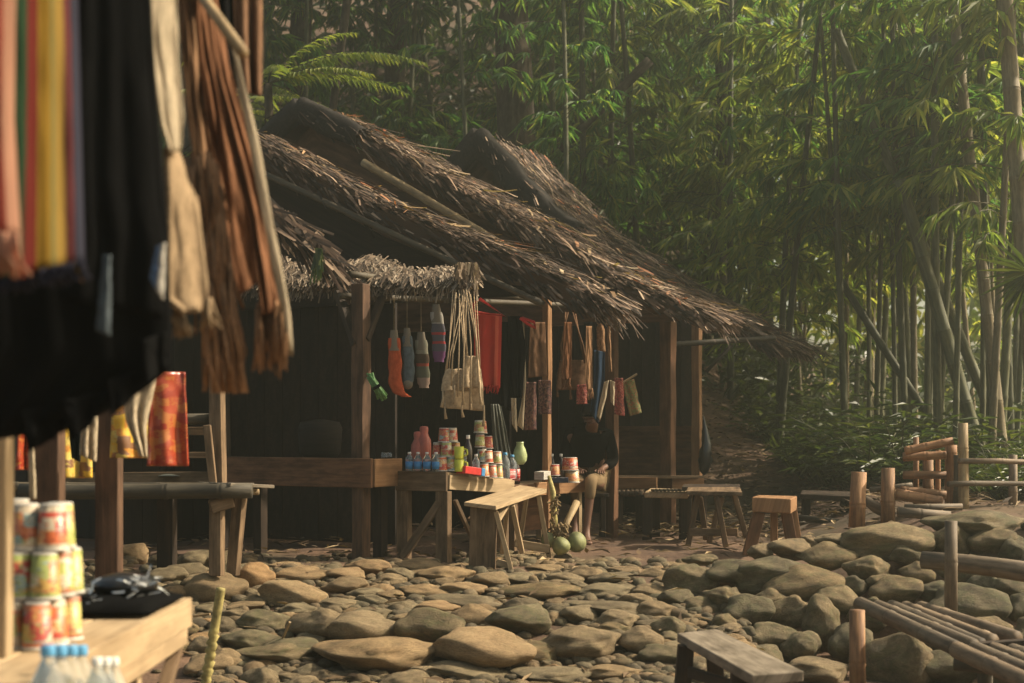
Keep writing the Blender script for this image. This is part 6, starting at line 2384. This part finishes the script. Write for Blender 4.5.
def fern(lab, base, fronds, ll=.18, lw=.03, gap=.05):
    t = thing('tree_fern', lab, 'fern', base, 'tree ferns behind the hut')
    for (d, L, dr) in fronds:
        m = MB()
        frond(m, base, d, L, dr, ll, lw, gap)
        m.build('frond', ['fern', 'culm'], t)
    x, y, z = base
    m = MB()
    z0 = ground_z(x, y) - .1
    m.tube([Vector((x, y, z0)), Vector((x + .08, y, (z0 + z) / 2)), Vector((x, y, z))], [.09, .07, .05], 8)
    m.build('trunk', 'bark', t, smooth=True)
    return t


fern('sunlit tree fern with spreading fronds above the tallest gable', P(268, 84, 17.6), [((.95, -.25, .55), 2.0, .95), ((.9, .1, .75), 1.6, 1.1), ((.85, -.5, .3), 1.5, .7), ((.7, -.7, -.25), .75, .4), ((-.7, -.3, .5), 1.0, .9), ((.3, -.9, .5), .9, 1.1), ((.6, .2, 1.0), 1.3, 1.2), ((.95, .3, .4), 1.7, .8)], .21, .036, .055)
fern('darker tree fern low behind the left roof slope', P(232, 112, 17.9), [((.95, -.3, .1), .85, .5), ((.9, -.6, -.15), .8, .3), ((.6, -.7, .35), .7, .9), ((.8, .4, .3), .9, .9), ((-.5, -.5, .5), .7, .9)], .12, .02, .03)
fern('shaded tree fern below the sunlit one', P(250, 100, 19), [((.95, -.2, .2), 1.2, .8), ((.5, -.8, .15), .9, 1.0), ((.8, .4, .4), 1.1, 1.0), ((-.8, -.3, .4), 1.0, .9), ((-.2, .9, .5), 1.0, .9)], .14, .024, .036)
# palm-like leaf at the right edge
t = thing('fan_palm', 'grey-green fan palm leaf at the right edge above the fence', 'palm', P(1040, 470, 13.5))
m = MB()
c = P(1030, 272, 13.5)
for k in range(16):
    a = rad(120 + k * 10)
    d = Vector((math.cos(a), U(-.25, .1), math.sin(a) - .25)).normalized()
    m.leaf(c, d, Vector((0, -1, .3)).normalized(), U(.38, .55), .05, .1, .15)
m.build('leaf_blade', 'shrub', t)
m = MB()
m.tube([P(1045, 505, 13.5), P(1042, 400, 13.5), c], [.03, .022, .012], 7)
m.build('stalk', 'culm', t, smooth=True)

# far forest mass
def far_mass(n, pa, pb, top, mat, name, label, gap):
    m = MB()
    for _ in range(n):
        px = U(pa, pb)
        Y = U(31, 42)
        x = (px - 512) / F * Y
        z = ground_z(x, Y) + U(0, 1) ** .9 * top
        if noise.noise((x * .5, z * .5, 1)) > gap:
            continue
        m.leaf(Vector((x, Y, z)), Vector((U(-1, 1), U(-1, 1), U(-1, .3))).normalized(), Vector((U(-.7, .7), U(-1, .3), .8)).normalized(), U(.3, .7), U(.12, .26), .1, .15)
    tag(m.build(name, mat), label, 'forest', kind='stuff')


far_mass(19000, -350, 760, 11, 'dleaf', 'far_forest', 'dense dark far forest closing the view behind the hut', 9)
far_mass(13000, 640, 1400, 10, 'bleaf_lit', 'bright_far_forest', 'far forest coloured as sunlit showing between the bamboo culms at right', .3)  # brighter leaf colour paints in the glow behind the culms

m = MB()
for _ in range(27000):
    x, y = (U(-11, 4), U(20, 34)) if U(0, 1) < .7 else (U(3, 14), U(20, 36))
    z = ground_z(x, y) + U(0, 1) ** 1.4 * 1.5
    m.leaf(Vector((x, y, z)), Vector((U(-1, 1), U(-1, 1), U(-.8, .6))).normalized(), Vector((U(-.6, .6), U(-.8, .2), .9)).normalized(), U(.15, .4), U(.05, .13), .1, .2)
tag(m.build('hill_undergrowth', 'shrub'), 'leafy green undergrowth covering the forest slope behind the grove', 'undergrowth', kind='stuff')
# leaf litter on the ground
m = MB()
for _ in range(7000):
    r_ = U(0, 1)
    if r_ < .86:
        x, y = U(1.0, 5.5), U(12.8, 22)
    elif r_ < .97:
        x, y = U(-3, 4), U(10.9, 14.5)
    else:
        x, y = U(-2.5, 2.2), U(6.8, 10.5)
    z = ground_z(x, y)
    a = U(0, 6.28)
    m.leaf(Vector((x, y, z + U(.03, .07))), Vector((math.cos(a), math.sin(a), U(-.2, .35))).normalized(), Vector((U(-.4, .4), U(-.6, .2), 1)).normalized(), U(.05, .2), U(.015, .045), .15, U(-.1, .2))
tag(m.build('leaf_litter', 'dirt_litter'), 'dry fallen leaves and bamboo sheaths scattered over the earth and bank', 'leaf litter', kind='stuff')
m = MB()
for _ in range(2600):
    x, y = (U(3.2, 8), U(15, 24)) if U(0, 1) < .6 else (U(4.2, 8), U(13, 18))
    z = ground_z(x, y)
    a = U(0, 6.28)
    for q in range(5):
        d = Vector((math.cos(a + q * 1.3) * .5, math.sin(a + q * 1.3) * .5, U(.6, 1.2))).normalized()
        m.leaf(Vector((x, y, z)), d, Vector((0, -1, .4)).normalized(), U(.15, .45), U(.012, .03), .1, .35)
tag(m.build('undergrowth', 'shrub'), 'low green grass and seedlings on the forest floor', 'undergrowth', kind='stuff')

# ------------------------------------------------------------------ haze
HAZE = 0.0052
m = MB()
x0, x1, y0, y1, z0, z1 = -58, 58, -5, 88, -2.0, 24.0
vs = [Vector((a, b_, c_)) for a in (x0, x1) for b_ in (y0, y1) for c_ in (z0, z1)]
m.V.extend(vs)
for f in ((0, 1, 3, 2), (4, 6, 7, 5), (0, 4, 5, 1), (2, 3, 7, 6), (0, 2, 6, 4), (1, 5, 7, 3)):
    m.face(f, ((0, 0),) * 4)
hm = bpy.data.materials.new('haze_air')
hm.use_nodes = True
nt = hm.node_tree
for n_ in list(nt.nodes):
    nt.nodes.remove(n_)
out = nt.nodes.new('ShaderNodeOutputMaterial')
pv = nt.nodes.new('ShaderNodeVolumePrincipled')
pv.inputs['Color'].default_value = (0.90, 0.96, 0.80, 1)
pv.inputs['Density'].default_value = HAZE
pv.inputs['Anisotropy'].default_value = 0.68
nt.links.new(pv.outputs[0], out.inputs['Volume'])
hz = m.build('haze', hm)
tag(hz, 'thin warm morning haze hanging in the air between the trees', 'haze', kind='stuff')

# ------------------------------------------------------------------ light
SUN_AZ, SUN_EL = rad(80), rad(41)      # azimuth from the view direction (+Y) towards +X
sd = Vector((math.sin(SUN_AZ) * math.cos(SUN_EL), math.cos(SUN_AZ) * math.cos(SUN_EL), math.sin(SUN_EL)))
w = bpy.data.worlds.new('World')
scene.world = w
w.use_nodes = True
nt = w.node_tree
bg = nt.nodes['Background']
sky = nt.nodes.new('ShaderNodeTexSky')
sky.sky_type = 'NISHITA'
sky.sun_disc = False
sky.sun_elevation = SUN_EL
sky.sun_rotation = SUN_AZ
sky.air_density = 1.0
sky.dust_density = 4.0
sky.ozone_density = 0.6
mx = nt.nodes.new('ShaderNodeMix')
mx.data_type = 'RGBA'
mx.blend_type = 'MULTIPLY'
mx.inputs[0].default_value = 1.0
mx.inputs[7].default_value = (1.0, 0.92, 0.74, 1)
nt.links.new(sky.outputs[0], mx.inputs[6])
nt.links.new(mx.outputs[2], bg.inputs['Color'])
bg.inputs['Strength'].default_value = 0.115
sl = bpy.data.lights.new('sun', 'SUN')
sl.energy = 5.0
sl.angle = rad(1.5)
sl.color = (1.0, 0.87, 0.68)
so = bpy.data.objects.new('sun', sl)
COL.objects.link(so)
so.rotation_euler = (-sd).to_track_quat('-Z', 'Y').to_euler()
so.location = sd * 30

# ------------------------------------------------------------------ camera
cam = bpy.data.cameras.new('camera')
co = bpy.data.objects.new('camera', cam)
COL.objects.link(co)
co.location = (0, 0, CZ)
co.rotation_euler = (rad(90), 0, 0)
cam.sensor_width = 36
cam.lens = F / 1024 * 36
cam.shift_y = (HY - 341.5) / 1024
cam.clip_start, cam.clip_end = 0.05, 500
cam.dof.use_dof = True
cam.dof.focus_distance = 11.0
cam.dof.aperture_fstop = 3.2
scene.camera = co

vs_ = scene.view_settings
vs_.view_transform = 'Standard'
vs_.look = 'None'
vs_.gamma = 1
vs_.exposure = 0.82
cy = scene.cycles
cy.use_denoising = True
cy.max_bounces = 6
cy.diffuse_bounces = 3
cy.transparent_max_bounces = 8
cy.volume_bounces = 0
cy.sample_clamp_indirect = 4
